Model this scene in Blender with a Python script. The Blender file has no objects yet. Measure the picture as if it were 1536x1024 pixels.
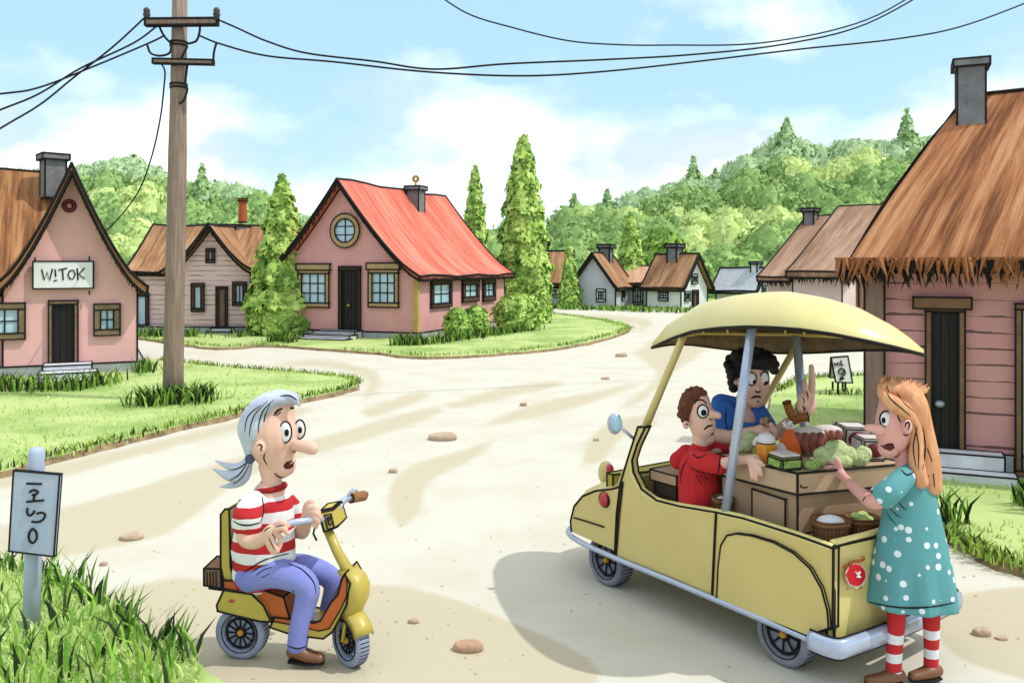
import bpy, bmesh, math, random
from mathutils import Vector as V, Matrix, noise
from mathutils.bvhtree import BVHTree
RN = random.Random(7)
SC = bpy.context.scene
COL = SC.collection
# ---------------------------------------------------------------- camera model (design units: 1536 px wide drawing)
F, HZ, H, CX = 1300.0, 400.0, 2.2, 768.0
CAM = V((0, 0, H))
def W(px, py, d): return V(((px - CX) / F * d, d, H - (py - HZ) / F * d))
def G(px, py, z=0.0): return W(px, py, (H - z) * F / (py - HZ))
def ray(px, py): return V(((px - CX) / F, 1.0, -(py - HZ) / F))
class Plane:
    """vertical plane through p along u; off is measured along v, away from the viewer"""
    def __init__(s, p, u):
        s.p = V((p.x, p.y, 0)); s.u = V((u.x, u.y, 0)).normalized(); s.v = V((-s.u.y, s.u.x, 0))
        if s.v.y < 0: s.v = -s.v
    def at(s, px, py, off=0.0):
        r = ray(px, py); q = s.p + s.v * off
        t = s.v.dot(q - V((0, 0, 0))) / s.v.dot(V((r.x, r.y, 0)))
        return V((r.x * t, t, H + r.z * t))
    def pt(s, a, b, z): return s.p + s.u * a + s.v * b + V((0, 0, z))
    def a_of(s, P): return (P - s.p).dot(s.u)
# ---------------------------------------------------------------- materials
ALB = 0.72
def lin(c): 
    c = c / 255.0
    return c / 12.92 if c <= .04045 else ((c + .055) / 1.055) ** 2.4
def C(r, g, b, k=None):
    k = ALB if k is None else k
    return (lin(r) * k, lin(g) * k, lin(b) * k, 1)
MATS = {}
class NT:
    def __init__(s, m): s.m = m; s.t = m.node_tree; s.n = s.t.nodes; s.l = s.t.links
    def new(s, typ, **kw):
        nd = s.n.new(typ)
        for k, v in kw.items(): setattr(nd, k, v)
        return nd
    def link(s, a, b): s.l.new(a, b)
def base_mat(name):
    m = bpy.data.materials.new(name); m.use_nodes = True
    nt = NT(m); b = nt.n['Principled BSDF']
    return m, nt, b
def mat(name, rgb, rough=.75, var=.10, scale=6.0, bump=.0, rgb2=None, spec=.3, stretch=None, metal=0, uv=False, thresh=None):
    """plain procedural material: two tones mixed by noise, optional bump"""
    if name in MATS: return MATS[name]
    m, nt, b = base_mat(name)
    c1 = C(*rgb); c2 = C(*rgb2) if rgb2 else tuple([x * (1 - var * 1.6) for x in c1[:3]] + [1])
    if not rgb2: c1 = tuple([min(x * (1 + var * .6), 1) for x in c1[:3]] + [1])
    tc = nt.new('ShaderNodeTexCoord'); mp = nt.new('ShaderNodeMapping')
    nt.link(tc.outputs['UV' if uv else 'Object'], mp.inputs[0])
    if stretch: mp.inputs['Scale'].default_value = stretch
    nz = nt.new('ShaderNodeTexNoise'); nz.inputs['Scale'].default_value = scale; nz.inputs['Detail'].default_value = 6; nz.inputs['Roughness'].default_value = .62
    nt.link(mp.outputs[0], nz.inputs[0])
    rp = nt.new('ShaderNodeValToRGB'); lo, hi = thresh or (.35, .68)
    rp.color_ramp.elements[0].position = lo; rp.color_ramp.elements[1].position = hi
    rp.color_ramp.elements[0].color = c1; rp.color_ramp.elements[1].color = c2
    nt.link(nz.outputs[0], rp.inputs[0]); nt.link(rp.outputs[0], b.inputs['Base Color'])
    b.inputs['Roughness'].default_value = rough; b.inputs['Specular IOR Level'].default_value = spec; b.inputs['Metallic'].default_value = metal
    if bump:
        bp = nt.new('ShaderNodeBump'); bp.inputs['Strength'].default_value = bump; bp.inputs['Distance'].default_value = .03
        n2 = nt.new('ShaderNodeTexNoise'); n2.inputs['Scale'].default_value = scale * 3; n2.inputs['Detail'].default_value = 5
        nt.link(mp.outputs[0], n2.inputs[0]); nt.link(n2.outputs[0], bp.inputs['Height']); nt.link(bp.outputs[0], b.inputs['Normal'])
    MATS[name] = m; return m
def stripes_mat(name, rgbA, rgbB, period, phase=0.0, duty=.5, top=None):
    """horizontal woven stripes by object height"""
    m, nt, b = base_mat(name)
    tc = nt.new('ShaderNodeTexCoord'); sp = nt.new('ShaderNodeSeparateXYZ'); nt.link(tc.outputs['Object'], sp.inputs[0])
    nz = nt.new('ShaderNodeTexNoise'); nz.inputs['Scale'].default_value = 7; nt.link(tc.outputs['Object'], nz.inputs[0])
    ad = nt.new('ShaderNodeMath', operation='MULTIPLY_ADD'); ad.inputs[1].default_value = .028; nt.link(nz.outputs[0], ad.inputs[0]); nt.link(sp.outputs[2], ad.inputs[2])
    a = nt.new('ShaderNodeMath', operation='MULTIPLY_ADD'); a.inputs[1].default_value = 1 / period; a.inputs[2].default_value = phase
    nt.link(ad.outputs[0], a.inputs[0])
    fr = nt.new('ShaderNodeMath', operation='FRACT'); nt.link(a.outputs[0], fr.inputs[0])
    gt = nt.new('ShaderNodeMath', operation='GREATER_THAN'); gt.inputs[1].default_value = duty; nt.link(fr.outputs[0], gt.inputs[0])
    out = gt.outputs[0]
    if top is not None:
        g2 = nt.new('ShaderNodeMath', operation='GREATER_THAN'); g2.inputs[1].default_value = top; nt.link(sp.outputs[2], g2.inputs[0])
        mx = nt.new('ShaderNodeMath', operation='MAXIMUM'); nt.link(out, mx.inputs[0]); nt.link(g2.outputs[0], mx.inputs[1]); out = mx.outputs[0]
    mi = nt.new('ShaderNodeMix', data_type='RGBA'); mi.inputs[6].default_value = C(*rgbA); mi.inputs[7].default_value = C(*rgbB)
    nt.link(out, mi.inputs[0]); nt.link(mi.outputs[2], b.inputs['Base Color']); b.inputs['Roughness'].default_value = .85
    MATS[name] = m; return m
def dots_mat(name, rgbA, rgbB, scale):
    m, nt, b = base_mat(name)
    tc = nt.new('ShaderNodeTexCoord'); vo = nt.new('ShaderNodeTexVoronoi'); vo.inputs['Scale'].default_value = scale; vo.inputs['Randomness'].default_value = .62
    nt.link(tc.outputs['Object'], vo.inputs[0])
    lt = nt.new('ShaderNodeMath', operation='LESS_THAN'); lt.inputs[1].default_value = .25; nt.link(vo.outputs['Distance'], lt.inputs[0])
    mi = nt.new('ShaderNodeMix', data_type='RGBA'); mi.inputs[6].default_value = C(*rgbA); mi.inputs[7].default_value = C(*rgbB)
    nt.link(lt.outputs[0], mi.inputs[0]); nt.link(mi.outputs[2], b.inputs['Base Color']); b.inputs['Roughness'].default_value = .85
    MATS[name] = m; return m
def siding_mat(name, rgb, period, rgb2=None):
    """horizontal boards: broken dark joint lines by object height"""
    m, nt, b = base_mat(name)
    tc = nt.new('ShaderNodeTexCoord'); sp = nt.new('ShaderNodeSeparateXYZ'); nt.link(tc.outputs['Object'], sp.inputs[0])
    nz = nt.new('ShaderNodeTexNoise'); nz.inputs['Scale'].default_value = 1.3; nz.inputs['Detail'].default_value = 3; nt.link(tc.outputs['Object'], nz.inputs[0])
    ad = nt.new('ShaderNodeMath', operation='MULTIPLY_ADD'); ad.inputs[1].default_value = period * .22; nt.link(nz.outputs[0], ad.inputs[0]); nt.link(sp.outputs[2], ad.inputs[2])
    a = nt.new('ShaderNodeMath', operation='MULTIPLY'); a.inputs[1].default_value = 1 / period; nt.link(ad.outputs[0], a.inputs[0])
    fr = nt.new('ShaderNodeMath', operation='FRACT'); nt.link(a.outputs[0], fr.inputs[0])
    mp = nt.new('ShaderNodeMapping'); mp.inputs['Scale'].default_value = (.9, .9, 4 / period * .3); nt.link(tc.outputs['Object'], mp.inputs[0])
    n2 = nt.new('ShaderNodeTexNoise'); n2.inputs['Scale'].default_value = 1.6; n2.inputs['Detail'].default_value = 4; nt.link(mp.outputs[0], n2.inputs[0])
    th = nt.new('ShaderNodeMath', operation='MULTIPLY_ADD'); th.inputs[1].default_value = .75; th.inputs[2].default_value = -.29; nt.link(n2.outputs[0], th.inputs[0])
    lt = nt.new('ShaderNodeMath', operation='LESS_THAN'); nt.link(fr.outputs[0], lt.inputs[0]); nt.link(th.outputs[0], lt.inputs[1])
    c = C(*rgb); c2 = C(*(rgb2 or [x * .9 for x in rgb]))
    mc = nt.new('ShaderNodeMix', data_type='RGBA'); mc.inputs[6].default_value = c; mc.inputs[7].default_value = c2; nt.link(nz.outputs[0], mc.inputs[0])
    mi = nt.new('ShaderNodeMix', data_type='RGBA'); nt.link(mc.outputs[2], mi.inputs[6]); mi.inputs[7].default_value = (c[0] * .22, c[1] * .22, c[2] * .22, 1)
    nt.link(lt.outputs[0], mi.inputs[0]); nt.link(mi.outputs[2], b.inputs['Base Color']); b.inputs['Roughness'].default_value = .8
    bp = nt.new('ShaderNodeBump'); bp.inputs['Strength'].default_value = .5; bp.inputs['Distance'].default_value = .03; nt.link(fr.outputs[0], bp.inputs['Height']); nt.link(bp.outputs[0], b.inputs['Normal'])
    MATS[name] = m; return m
def thatch_mat(name, rgbs, su=9.0, sv=.55):
    """straw / painted board roof streaked down the slope (UV: u along ridge, v down slope, metres)"""
    m, nt, b = base_mat(name)
    uv = nt.new('ShaderNodeUVMap'); uv.uv_map = 'UVMap'
    mp = nt.new('ShaderNodeMapping'); mp.inputs['Scale'].default_value = (su, sv, 1); nt.link(uv.outputs[0], mp.inputs[0])
    nz = nt.new('ShaderNodeTexNoise'); nz.inputs['Scale'].default_value = 1; nz.inputs['Detail'].default_value = 7; nz.inputs['Roughness'].default_value = .7; nt.link(mp.outputs[0], nz.inputs[0])
    mp2 = nt.new('ShaderNodeMapping'); mp2.inputs['Scale'].default_value = (su * .22, sv * .35, 1); nt.link(uv.outputs[0], mp2.inputs[0])
    n2 = nt.new('ShaderNodeTexNoise'); n2.inputs['Scale'].default_value = 1; n2.inputs['Detail'].default_value = 3; nt.link(mp2.outputs[0], n2.inputs[0])
    ml = nt.new('ShaderNodeMath', operation='MULTIPLY_ADD'); ml.inputs[1].default_value = .45; nt.link(n2.outputs[0], ml.inputs[0])
    m3 = nt.new('ShaderNodeMath', operation='MULTIPLY'); m3.inputs[1].default_value = .55; nt.link(nz.outputs[0], m3.inputs[0]); nt.link(m3.outputs[0], ml.inputs[2])
    rp = nt.new('ShaderNodeValToRGB'); e = rp.color_ramp.elements; e[0].position = .41; e[1].position = .575; e[0].color = C(*rgbs[0]); e[1].color = C(*rgbs[2])
    k = e.new(.49); k.color = C(*rgbs[1])
    nt.link(ml.outputs[0], rp.inputs[0]); nt.link(rp.outputs[0], b.inputs['Base Color']); b.inputs['Roughness'].default_value = .9; b.inputs['Specular IOR Level'].default_value = .15
    bp = nt.new('ShaderNodeBump'); bp.inputs['Strength'].default_value = .55; bp.inputs['Distance'].default_value = .05; nt.link(nz.outputs[0], bp.inputs['Height']); nt.link(bp.outputs[0], b.inputs['Normal'])
    MATS[name] = m; return m
def attr_mat(name, rough=.8, translucent=0.0):
    """base colour from the per-leaf colour attribute (leaf hues; tree crowns also carry shade, lit and haze tones)"""
    m, nt, b = base_mat(name)
    at = nt.new('ShaderNodeAttribute'); at.attribute_name = 'tint'; nt.link(at.outputs['Color'], b.inputs['Base Color'])
    b.inputs['Roughness'].default_value = rough; b.inputs['Specular IOR Level'].default_value = .15
    if translucent:
        tr = nt.new('ShaderNodeBsdfTranslucent'); nt.link(at.outputs['Color'], tr.inputs[0])
        mx = nt.new('ShaderNodeMixShader'); mx.inputs[0].default_value = translucent
        nt.link(b.outputs[0], mx.inputs[1]); nt.link(tr.outputs[0], mx.inputs[2]); nt.link(mx.outputs[0], nt.n['Material Output'].inputs[0])
    MATS[name] = m; return m
INK = mat('ink', (22, 20, 20), .8, .2, 20)
# ---------------------------------------------------------------- object plumbing
WL = {}
def link(o, parent=None):
    COL.objects.link(o)
    if parent is not None: o.parent = parent
def tag(o, label=None, cat=None, group=None, kind=None):
    if label: o['label'] = label
    if cat: o['category'] = cat
    if group: o['group'] = group
    if kind: o['kind'] = kind
    return o
def thing(name, label, cat, loc, group=None):
    o = bpy.data.objects.new(name, None); link(o); o.location = loc; o.empty_display_size = .2
    WL[o.name] = V(loc); return tag(o, label, cat, group)
def obj(name, bm, mats, parent=None, base=None, smooth=False, normals=True):
    """world-space bmesh -> ONE mesh object (child of parent, or top-level with its origin at its base)"""
    if parent is not None: w = WL[parent.name]
    elif base is not None: w = V(base)
    else:
        xs = [v.co for v in bm.verts]
        w = V((sum(v.x for v in xs) / len(xs), sum(v.y for v in xs) / len(xs), min(v.z for v in xs)))
    if normals: bmesh.ops.recalc_face_normals(bm, faces=bm.faces)
    for v in bm.verts: v.co -= w
    me = bpy.data.meshes.new(name); bm.to_mesh(me); bm.free()
    if not isinstance(mats, (list, tuple)): mats = [mats]
    for m in mats: me.materials.append(m)
    if smooth:
        for p in me.polygons: p.use_smooth = True
    o = bpy.data.objects.new(name, me); link(o, parent)
    if parent is None: o.location = w
    WL[o.name] = w
    return o
def pydata(name, verts, faces, cols, m, parent=None, base=V((0, 0, 0)), smooth=False):
    """raw mesh with a per-face tint attribute"""
    w = WL[parent.name] if parent is not None else V(base)
    me = bpy.data.meshes.new(name); me.from_pydata([(v[0] - w.x, v[1] - w.y, v[2] - w.z) for v in verts], [], faces)
    a = me.attributes.new('tint', 'FLOAT_COLOR', 'FACE')
    buf = []
    for c in cols: buf.extend((c[0], c[1], c[2], 1.0))
    a.data.foreach_set('color', buf)
    me.materials.append(m)
    if smooth:
        for p in me.polygons: p.use_smooth = True
    o = bpy.data.objects.new(name, me); link(o, parent)
    if parent is None: o.location = w
    WL[o.name] = w
    return o
# ---------------------------------------------------------------- shape helpers (all in world space)
def BM(): return bmesh.new()
def mface(bm, vs, mi=0):
    try:
        f = bm.faces.new(vs); f.material_index = mi; return f
    except ValueError: return None
def tube(bm, pts, rad, n=6, mi=0, cap=True, closed=False, flat=None):
    pts = [V(p) for p in pts]; N = len(pts)
    if not isinstance(rad, (list, tuple)): rad = [rad] * N
    tang = []
    for i in range(N):
        a = pts[(i - 1) % N] if (closed or i > 0) else pts[i]; b = pts[(i + 1) % N] if (closed or i < N - 1) else pts[i]
        t = b - a; tang.append(t.normalized() if t.length > 1e-9 else V((0, 0, 1)))
    t0 = tang[0]; ref = V((0, 0, 1)) if abs(t0.z) < .9 else V((1, 0, 0))
    x = t0.cross(ref).normalized(); rings = []
    for i in range(N):
        t = tang[i]; x = (x - t * x.dot(t))
        x = x.normalized() if x.length > 1e-6 else t.cross(V((.3, .5, .8))).normalized()
        y = t.cross(x)
        rings.append([bm.verts.new(pts[i] + (x * math.cos(2 * math.pi * k / n) + y * math.sin(2 * math.pi * k / n)) * rad[i]) for k in range(n)])
    for i in range(N - (0 if closed else 1)):
        A, B = rings[i], rings[(i + 1) % N]
        for k in range(n): mface(bm, (A[k], A[(k + 1) % n], B[(k + 1) % n], B[k]), mi)
    if cap and not closed:
        mface(bm, rings[0][::-1], mi); mface(bm, rings[-1], mi)
def crom(P, sub):
    """Catmull-Rom through tuples of any length"""
    if len(P) < 3 or sub < 2: return P
    out = []
    for i in range(len(P) - 1):
        p0, p1, p2, p3 = P[max(i - 1, 0)], P[i], P[i + 1], P[min(i + 2, len(P) - 1)]
        for k in range(sub):
            t = k / sub
            out.append(tuple(.5 * ((2 * b) + (c - a) * t + (2 * a - 5 * b + 4 * c - d) * t * t + (3 * b - a - 3 * c + d) * t ** 3) for a, b, c, d in zip(p0, p1, p2, p3)))
    out.append(P[-1]); return out
def curve(pts, sub=6): return [V(p) for p in crom([tuple(p) for p in pts], sub)]
def limb(bm, spec, n=16, sub=4, mi=0, ends=(1, 1), dr=.9):
    """tapered rounded limb; spec: (px, py, depth, radius_px[, depth ratio])"""
    P = [(s + (dr,) if len(s) == 4 else s) for s in spec]
    P = crom([tuple(map(float, p)) for p in P], sub)
    pts = [W(p[0], p[1], p[2]) for p in P]; ra = [max(p[3], .3) * p[2] / F for p in P]; rb = [max(p[3], .3) * p[4] * p[2] / F for p in P]
    N = len(pts); T = []
    for i in range(N):
        t = pts[min(i + 1, N - 1)] - pts[max(i - 1, 0)]; T.append(t.normalized())
    L = []
    if ends[0]:
        for s in (.94, .8, .55, .28): 
            c = math.sqrt(1 - s * s); L.append((pts[0] - T[0] * ra[0] * s, ra[0] * c, rb[0] * c, T[0]))
    for i in range(N): L.append((pts[i], ra[i], rb[i], T[i]))
    if ends[1]:
        for s in (.28, .55, .8, .94):
            c = math.sqrt(1 - s * s); L.append((pts[-1] + T[-1] * ra[-1] * s, ra[-1] * c, rb[-1] * c, T[-1]))
    prev = None; rings = []
    for p, a, b, t in L:
        D = V((0, 1, 0)); D = D - t * D.dot(t)
        if D.length < .25: D = (prev - t * prev.dot(t)) if prev is not None else V((1, 0, 0)) - t * t.x
        D.normalize(); prev = D; S = t.cross(D)
        rings.append([bm.verts.new(p + S * a * math.cos(2 * math.pi * k / n) + D * b * math.sin(2 * math.pi * k / n)) for k in range(n)])
    for A, B in zip(rings, rings[1:]):
        for k in range(n): mface(bm, (A[k], A[(k + 1) % n], B[(k + 1) % n], B[k]), mi)
    mface(bm, rings[0][::-1], mi); mface(bm, rings[-1], mi)
def ball(bm, c, rx, ry, rz, mi=0, sub=3, rot=None):
    """ellipsoid, radii along world x, y, z (optionally rotated)"""
    M = Matrix.Translation(c) @ (rot.to_4x4() if rot else Matrix()) @ Matrix.Diagonal((rx, ry, rz, 1))
    r = bmesh.ops.create_icosphere(bm, subdivisions=sub, radius=1, matrix=M)
    for f in {f for v in r['verts'] for f in v.link_faces}: f.material_index = mi
    return r['verts']
def blob(bm, px, py, d, rx, ry, rd, mi=0, sub=3, roll=0):
    k = d / F
    return ball(bm, W(px, py, d), rx * k, rd * k, ry * k, mi, sub, Matrix.Rotation(math.radians(roll), 3, 'Y') if roll else None)
def box8(bm, c, mi=0):
    """8 corners: bottom ring 0-3, top ring 4-7"""
    v = [bm.verts.new(p) for p in c]
    for q in ((3, 2, 1, 0), (4, 5, 6, 7), (0, 1, 5, 4), (1, 2, 6, 5), (2, 3, 7, 6), (3, 0, 4, 7)): mface(bm, [v[i] for i in q], mi)
    return v
def prism(bm, poly, vec, mi=0):
    """closed polygon extruded along vec"""
    a = [bm.verts.new(p) for p in poly]; b = [bm.verts.new(V(p) + vec) for p in poly]; n = len(poly)
    mface(bm, a[::-1], mi); mface(bm, b, mi)
    for i in range(n): mface(bm, (a[i], a[(i + 1) % n], b[(i + 1) % n], b[i]), mi)
def ink(bm, r, ang=35, mi=1, only=None):
    """raised dark line along every crease of the mesh so far"""
    bmesh.ops.recalc_face_normals(bm, faces=bm.faces)
    es = []
    for e in bm.edges:
        if len(e.link_faces) == 1 or (len(e.link_faces) == 2 and e.calc_face_angle(0) > math.radians(ang)):
            if any(f.material_index == mi for f in e.link_faces): continue
            a, b = e.verts[0].co.copy(), e.verts[1].co.copy()
            if only and not only(a, b): continue
            es.append((a, b))
    for a, b in es:
        t = (b - a)
        if t.length < 1e-6: continue
        t = t.normalized() * r * .6
        tube(bm, [a - t, b + t], r, 5, mi)
def lathe(bm, c, axis, prof, n=24, mi=0, closed=False):
    """prof: (along axis, radius)"""
    axis = V(axis).normalized(); x = axis.cross(V((0, 0, 1)) if abs(axis.z) < .9 else V((1, 0, 0))).normalized(); y = axis.cross(x)
    rings = [[bm.verts.new(V(c) + axis * h + (x * math.cos(2 * math.pi * k / n) + y * math.sin(2 * math.pi * k / n)) * max(r, 1e-4)) for k in range(n)] for h, r in prof]
    m = len(rings)
    for i in range(m if closed else m - 1):
        A, B = rings[i], rings[(i + 1) % m]
        for k in range(n): mface(bm, (A[k], A[(k + 1) % n], B[(k + 1) % n], B[k]), mi)
    if not closed: mface(bm, rings[0][::-1], mi); mface(bm, rings[-1], mi)
def fuse(o, vox=.006, smooth=3, fac=.5):
    """voxel union + smoothing, baked into the mesh: one continuous surface"""
    m = o.modifiers.new('r', 'REMESH'); m.mode = 'VOXEL'; m.voxel_size = vox; m.use_smooth_shade = True
    s = o.modifiers.new('s', 'SMOOTH'); s.factor = fac; s.iterations = smooth
    bake(o); 
    for p in o.data.polygons: p.use_smooth = True
    return o
def bake(o):
    bpy.context.view_layer.update()
    dg = bpy.context.evaluated_depsgraph_get()
    me = bpy.data.meshes.new_from_object(o.evaluated_get(dg)); ms = list(o.data.materials)
    o.modifiers.clear(); o.data = me
    me.materials.clear()
    for x in ms: me.materials.append(x)
def bvh(*obs):
    vs, fs = [], []
    for o in obs:
        k = len(vs); w = WL[o.name]
        vs += [v.co + w for v in o.data.vertices]; fs += [[i + k for i in p.vertices] for p in o.data.polygons]
    return BVHTree.FromPolygons(vs, fs)
def on(tree, px, py, dflt=None, lift=0.0):
    """point of the real surface seen there"""
    r = ray(px, py).normalized(); h = tree.ray_cast(CAM, r)
    if h[0] is None: return None
    return h[0] + h[1] * lift
def stroke(bm, tree, pts, rpx, mi=0, sub=4, taper=True, lift=0.0):
    """a raised line lying on the surface of a built thing"""
    P = crom([tuple(map(float, p)) for p in pts], sub)
    Q = [on(tree, p[0], p[1], lift=lift) for p in P]; Q = [q for q in Q if q is not None]
    if len(Q) < 2: return
    # drop jumps
    R = [Q[0]]
    for q in Q[1:]:
        if (q - R[-1]).length < .12: R.append(q)
    if len(R) < 2: return
    N = len(R); rad = [rpx * R[i].y / F * ((.35 + .65 * math.sin(math.pi * min(max((i + .5) / N, .04), .96))) if taper else 1) for i in range(N)]
    tube(bm, R, rad, 6, mi)
# ================================================================= camera, sky, sun
cd = bpy.data.cameras.new('camera'); cam = bpy.data.objects.new('camera', cd); COL.objects.link(cam); SC.camera = cam
cam.location = CAM; cam.rotation_euler = (math.pi / 2, 0, 0); cd.sensor_width = 36; cd.lens = 36 * F / 1536; cd.shift_y = -(512 - HZ) / 1536
cd.clip_start = .05; cd.clip_end = 3000
SUN = V((.80, -.17, 1.18)).normalized()
wd = bpy.data.worlds.new('World'); SC.world = wd; wd.use_nodes = True
nt = wd.node_tree; N = nt.nodes; L = nt.links; bg = N['Background']
sky = N.new('ShaderNodeTexSky'); sky.sky_type = 'NISHITA'; sky.sun_disc = False
sky.sun_elevation = math.asin(SUN.z); sky.sun_rotation = math.atan2(SUN.x, SUN.y); sky.dust_density = .4; sky.ozone_density = 1.6
tc = N.new('ShaderNodeTexCoord'); mp = N.new('ShaderNodeMapping'); mp.inputs['Scale'].default_value = (1, 1, 1.7); mp.inputs['Location'].default_value = (8.8, 3.3, .4)
L.new(tc.outputs['Generated'], mp.inputs[0])
nz = N.new('ShaderNodeTexNoise'); nz.inputs['Scale'].default_value = 3.1; nz.inputs['Detail'].default_value = 9; nz.inputs['Roughness'].default_value = .52; L.new(mp.outputs[0], nz.inputs[0])
sp = N.new('ShaderNodeSeparateXYZ'); L.new(tc.outputs['Generated'], sp.inputs[0])
er = N.new('ShaderNodeValToRGB'); L.new(sp.outputs[2], er.inputs[0])
for i, (p, v) in enumerate(((0, .70), (.10, .62), (.15, .56), (.21, .41), (.30, .38), (.48, .64), (1, .66))):
    e = er.color_ramp.elements[i] if i < 2 else er.color_ramp.elements.new(p)
    e.position = p; e.color = (v, v, v, 1)
mxm = N.new('ShaderNodeMath'); mxm.operation = 'SUBTRACT'; mxm.inputs[1].default_value = .5; L.new(er.outputs[0], mxm.inputs[0])
sm = N.new('ShaderNodeMath'); sm.operation = 'ADD'; L.new(nz.outputs[0], sm.inputs[0]); L.new(mxm.outputs[0], sm.inputs[1])
rp = N.new('ShaderNodeValToRGB'); rp.color_ramp.elements[0].position = .44; rp.color_ramp.elements[1].position = .64; L.new(sm.outputs[0], rp.inputs[0])
cl = N.new('ShaderNodeMix'); cl.data_type = 'RGBA'; cl.inputs[7].default_value = (9.6, 9.8, 9.9, 1)
n3 = N.new('ShaderNodeTexNoise'); n3.inputs['Scale'].default_value = 7; n3.inputs['Detail'].default_value = 7; L.new(mp.outputs[0], n3.inputs[0])
r3 = N.new('ShaderNodeValToRGB'); r3.color_ramp.elements[0].position = .40; r3.color_ramp.elements[1].position = .60; L.new(n3.outputs[0], r3.inputs[0])
ct = N.new('ShaderNodeMix'); ct.data_type = 'RGBA'; ct.inputs[6].default_value = (4.9, 5.5, 5.85, 1); ct.inputs[7].default_value = (10.4, 10.5, 10.5, 1); L.new(r3.outputs[0], ct.inputs[0]); L.new(ct.outputs[2], cl.inputs[7])
# thin veil of high cloud over the blue
veil = N.new('ShaderNodeMix'); veil.data_type = 'RGBA'; veil.inputs[0].default_value = .7; veil.inputs[7].default_value = (3.5, 5.5, 6.6, 1)
L.new(sky.outputs[0], veil.inputs[6]); L.new(veil.outputs[2], cl.inputs[6]); L.new(rp.outputs[0], cl.inputs[0]); L.new(cl.outputs[2], bg.inputs[0])
bg.inputs[1].default_value = .125
sl = bpy.data.lights.new('sun', 'SUN'); so = bpy.data.objects.new('sun', sl); COL.objects.link(so); sl.energy = 2.3; sl.angle = math.radians(.6); sl.color = (1, .965, .91)
so.rotation_euler = (-SUN).to_track_quat('-Z', 'Y').to_euler(); so.location = (6, -2, 12)
vs = SC.view_settings; vs.view_transform = 'Standard'; vs.look = 'None'; vs.exposure = .45; vs.gamma = 1; vs.use_curve_mapping = False
SC.cycles.max_bounces = 6; SC.cycles.diffuse_bounces = 4
# ================================================================= ground
def sheet(name, poly, z, m, kind='structure', jit=0.0, sub=1):
    bm = BM(); P = [V((p.x, p.y, z)) for p in poly]
    if sub > 1: P = [V(q) for q in crom([tuple(p) for p in P + [P[0]]], sub)[:-1]]
    if jit: P = [p + V((RN.uniform(-1, 1), RN.uniform(-1, 1), 0)) * jit * min(1.6, p.y / 9) for p in P]
    f = bm.faces.new([bm.verts.new(p) for p in P]); bmesh.ops.triangulate(bm, faces=[f])
    for f in bm.faces:
        if f.normal.z < 0: f.normal_flip()
    return tag(obj(name, bm, m, base=V((0, 0, 0)), normals=False), kind=kind)
M_dirt = mat('dirt_road', (223, 220, 206), .95, .10, 1.1, .25, rgb2=(214, 208, 190), spec=.1, thresh=(.40, .70))
M_tan = mat('worn_dirt', (214, 203, 172), .95, .05, 1.6, .25, rgb2=(204, 191, 158), spec=.1)
M_lawn = mat('lawn', (196, 214, 140), .95, .2, .55, .4, rgb2=(154, 184, 104), spec=.1, thresh=(.45, .62))
M_mead = mat('meadow', (182, 206, 122), .95, .2, .12, .3, rgb2=(150, 185, 98), spec=.1)
M_soil = mat('bank_soil', (178, 154, 118), .95, .25, 6, .5, rgb2=(122, 102, 78), spec=.1)
sheet('ground', [V((-1500, -60, 0)), V((1500, -60, 0)), V((1500, 2500, 0)), V((-1500, 2500, 0))], 0, M_dirt)
far = [G(-2500, 462), G(300, 462), G(812, 463), G(960, 464), G(1100, 468), G(1600, 470), G(4000, 470)]
sheet('meadow', far + [V((900, 900, 0)), V((-900, 900, 0))], .012, M_mead)
def lawn(name, px, h=.07, m=M_lawn, sub=5, jit=.03):
    """raised turf with a crumbling soil edge"""
    bm = BM(); P = [tuple(G(x, y)) for x, y in px]; P = crom(P + [P[0]], sub)[:-1]
    Q = []
    for i, p in enumerate(P):
        s = min(1.8, p[1] / 10) * jit; Q.append(V((p[0] + RN.uniform(-s, s), p[1] + RN.uniform(-s, s), 0)))
    c = sum(Q, V()) / len(Q)
    n = len(Q); area = sum(Q[i].x * Q[(i + 1) % n].y - Q[(i + 1) % n].x * Q[i].y for i in range(n))
    if area < 0: Q.reverse()
    top, bot = [], []
    for i in range(n):
        t = (Q[(i + 1) % n] - Q[i - 1]).normalized(); o = V((t.y, -t.x, 0))
        top.append(bm.verts.new(Q[i] + V((0, 0, h)))); bot.append(bm.verts.new(Q[i] + o * h * RN.uniform(.5, 1.1) + V((0, 0, -.01))))
    for i in range(n): mface(bm, (bot[i], bot[(i + 1) % n], top[(i + 1) % n], top[i]), 1)
    f = bm.faces.new(top); f.normal_update()
    bmesh.ops.triangulate(bm, faces=[f])
    o = tag(obj(name, bm, [m, M_soil], base=V((0, 0, 0))), kind='structure'); return o, Q
LAWNS = {
 'front': [(-500, 790), (-120, 735), (0, 716), (100, 689), (215, 660), (330, 632), (440, 607), (520, 590), (538, 579), (515, 569), (430, 561), (330, 553), (240, 543), (205, 540), (100, 530), (-100, 520), (-500, 520)],
 'house': [(-400, 494), (60, 500), (200, 509), (262, 518), (330, 525), (400, 521), (480, 526), (550, 531), (640, 539), (760, 533), (850, 523), (915, 509), (946, 496), (936, 486), (900, 479), (850, 473), (800, 471), (700, 470), (300, 472), (-400, 472)],
 'right': [(1148, 640), (1165, 592), (1205, 571), (1310, 566), (1700, 560), (2600, 590), (2600, 1100), (1700, 905), (1536, 866), (1475, 842), (1432, 818), (1340, 790), (1230, 735), (1165, 690)],
 'verge': [(-700, 905), (-100, 872), (0, 868), (60, 875), (120, 905), (165, 942), (235, 985), (300, 1026), (380, 1120), (300, 1500), (-900, 1500)]}
LQ = {}
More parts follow.
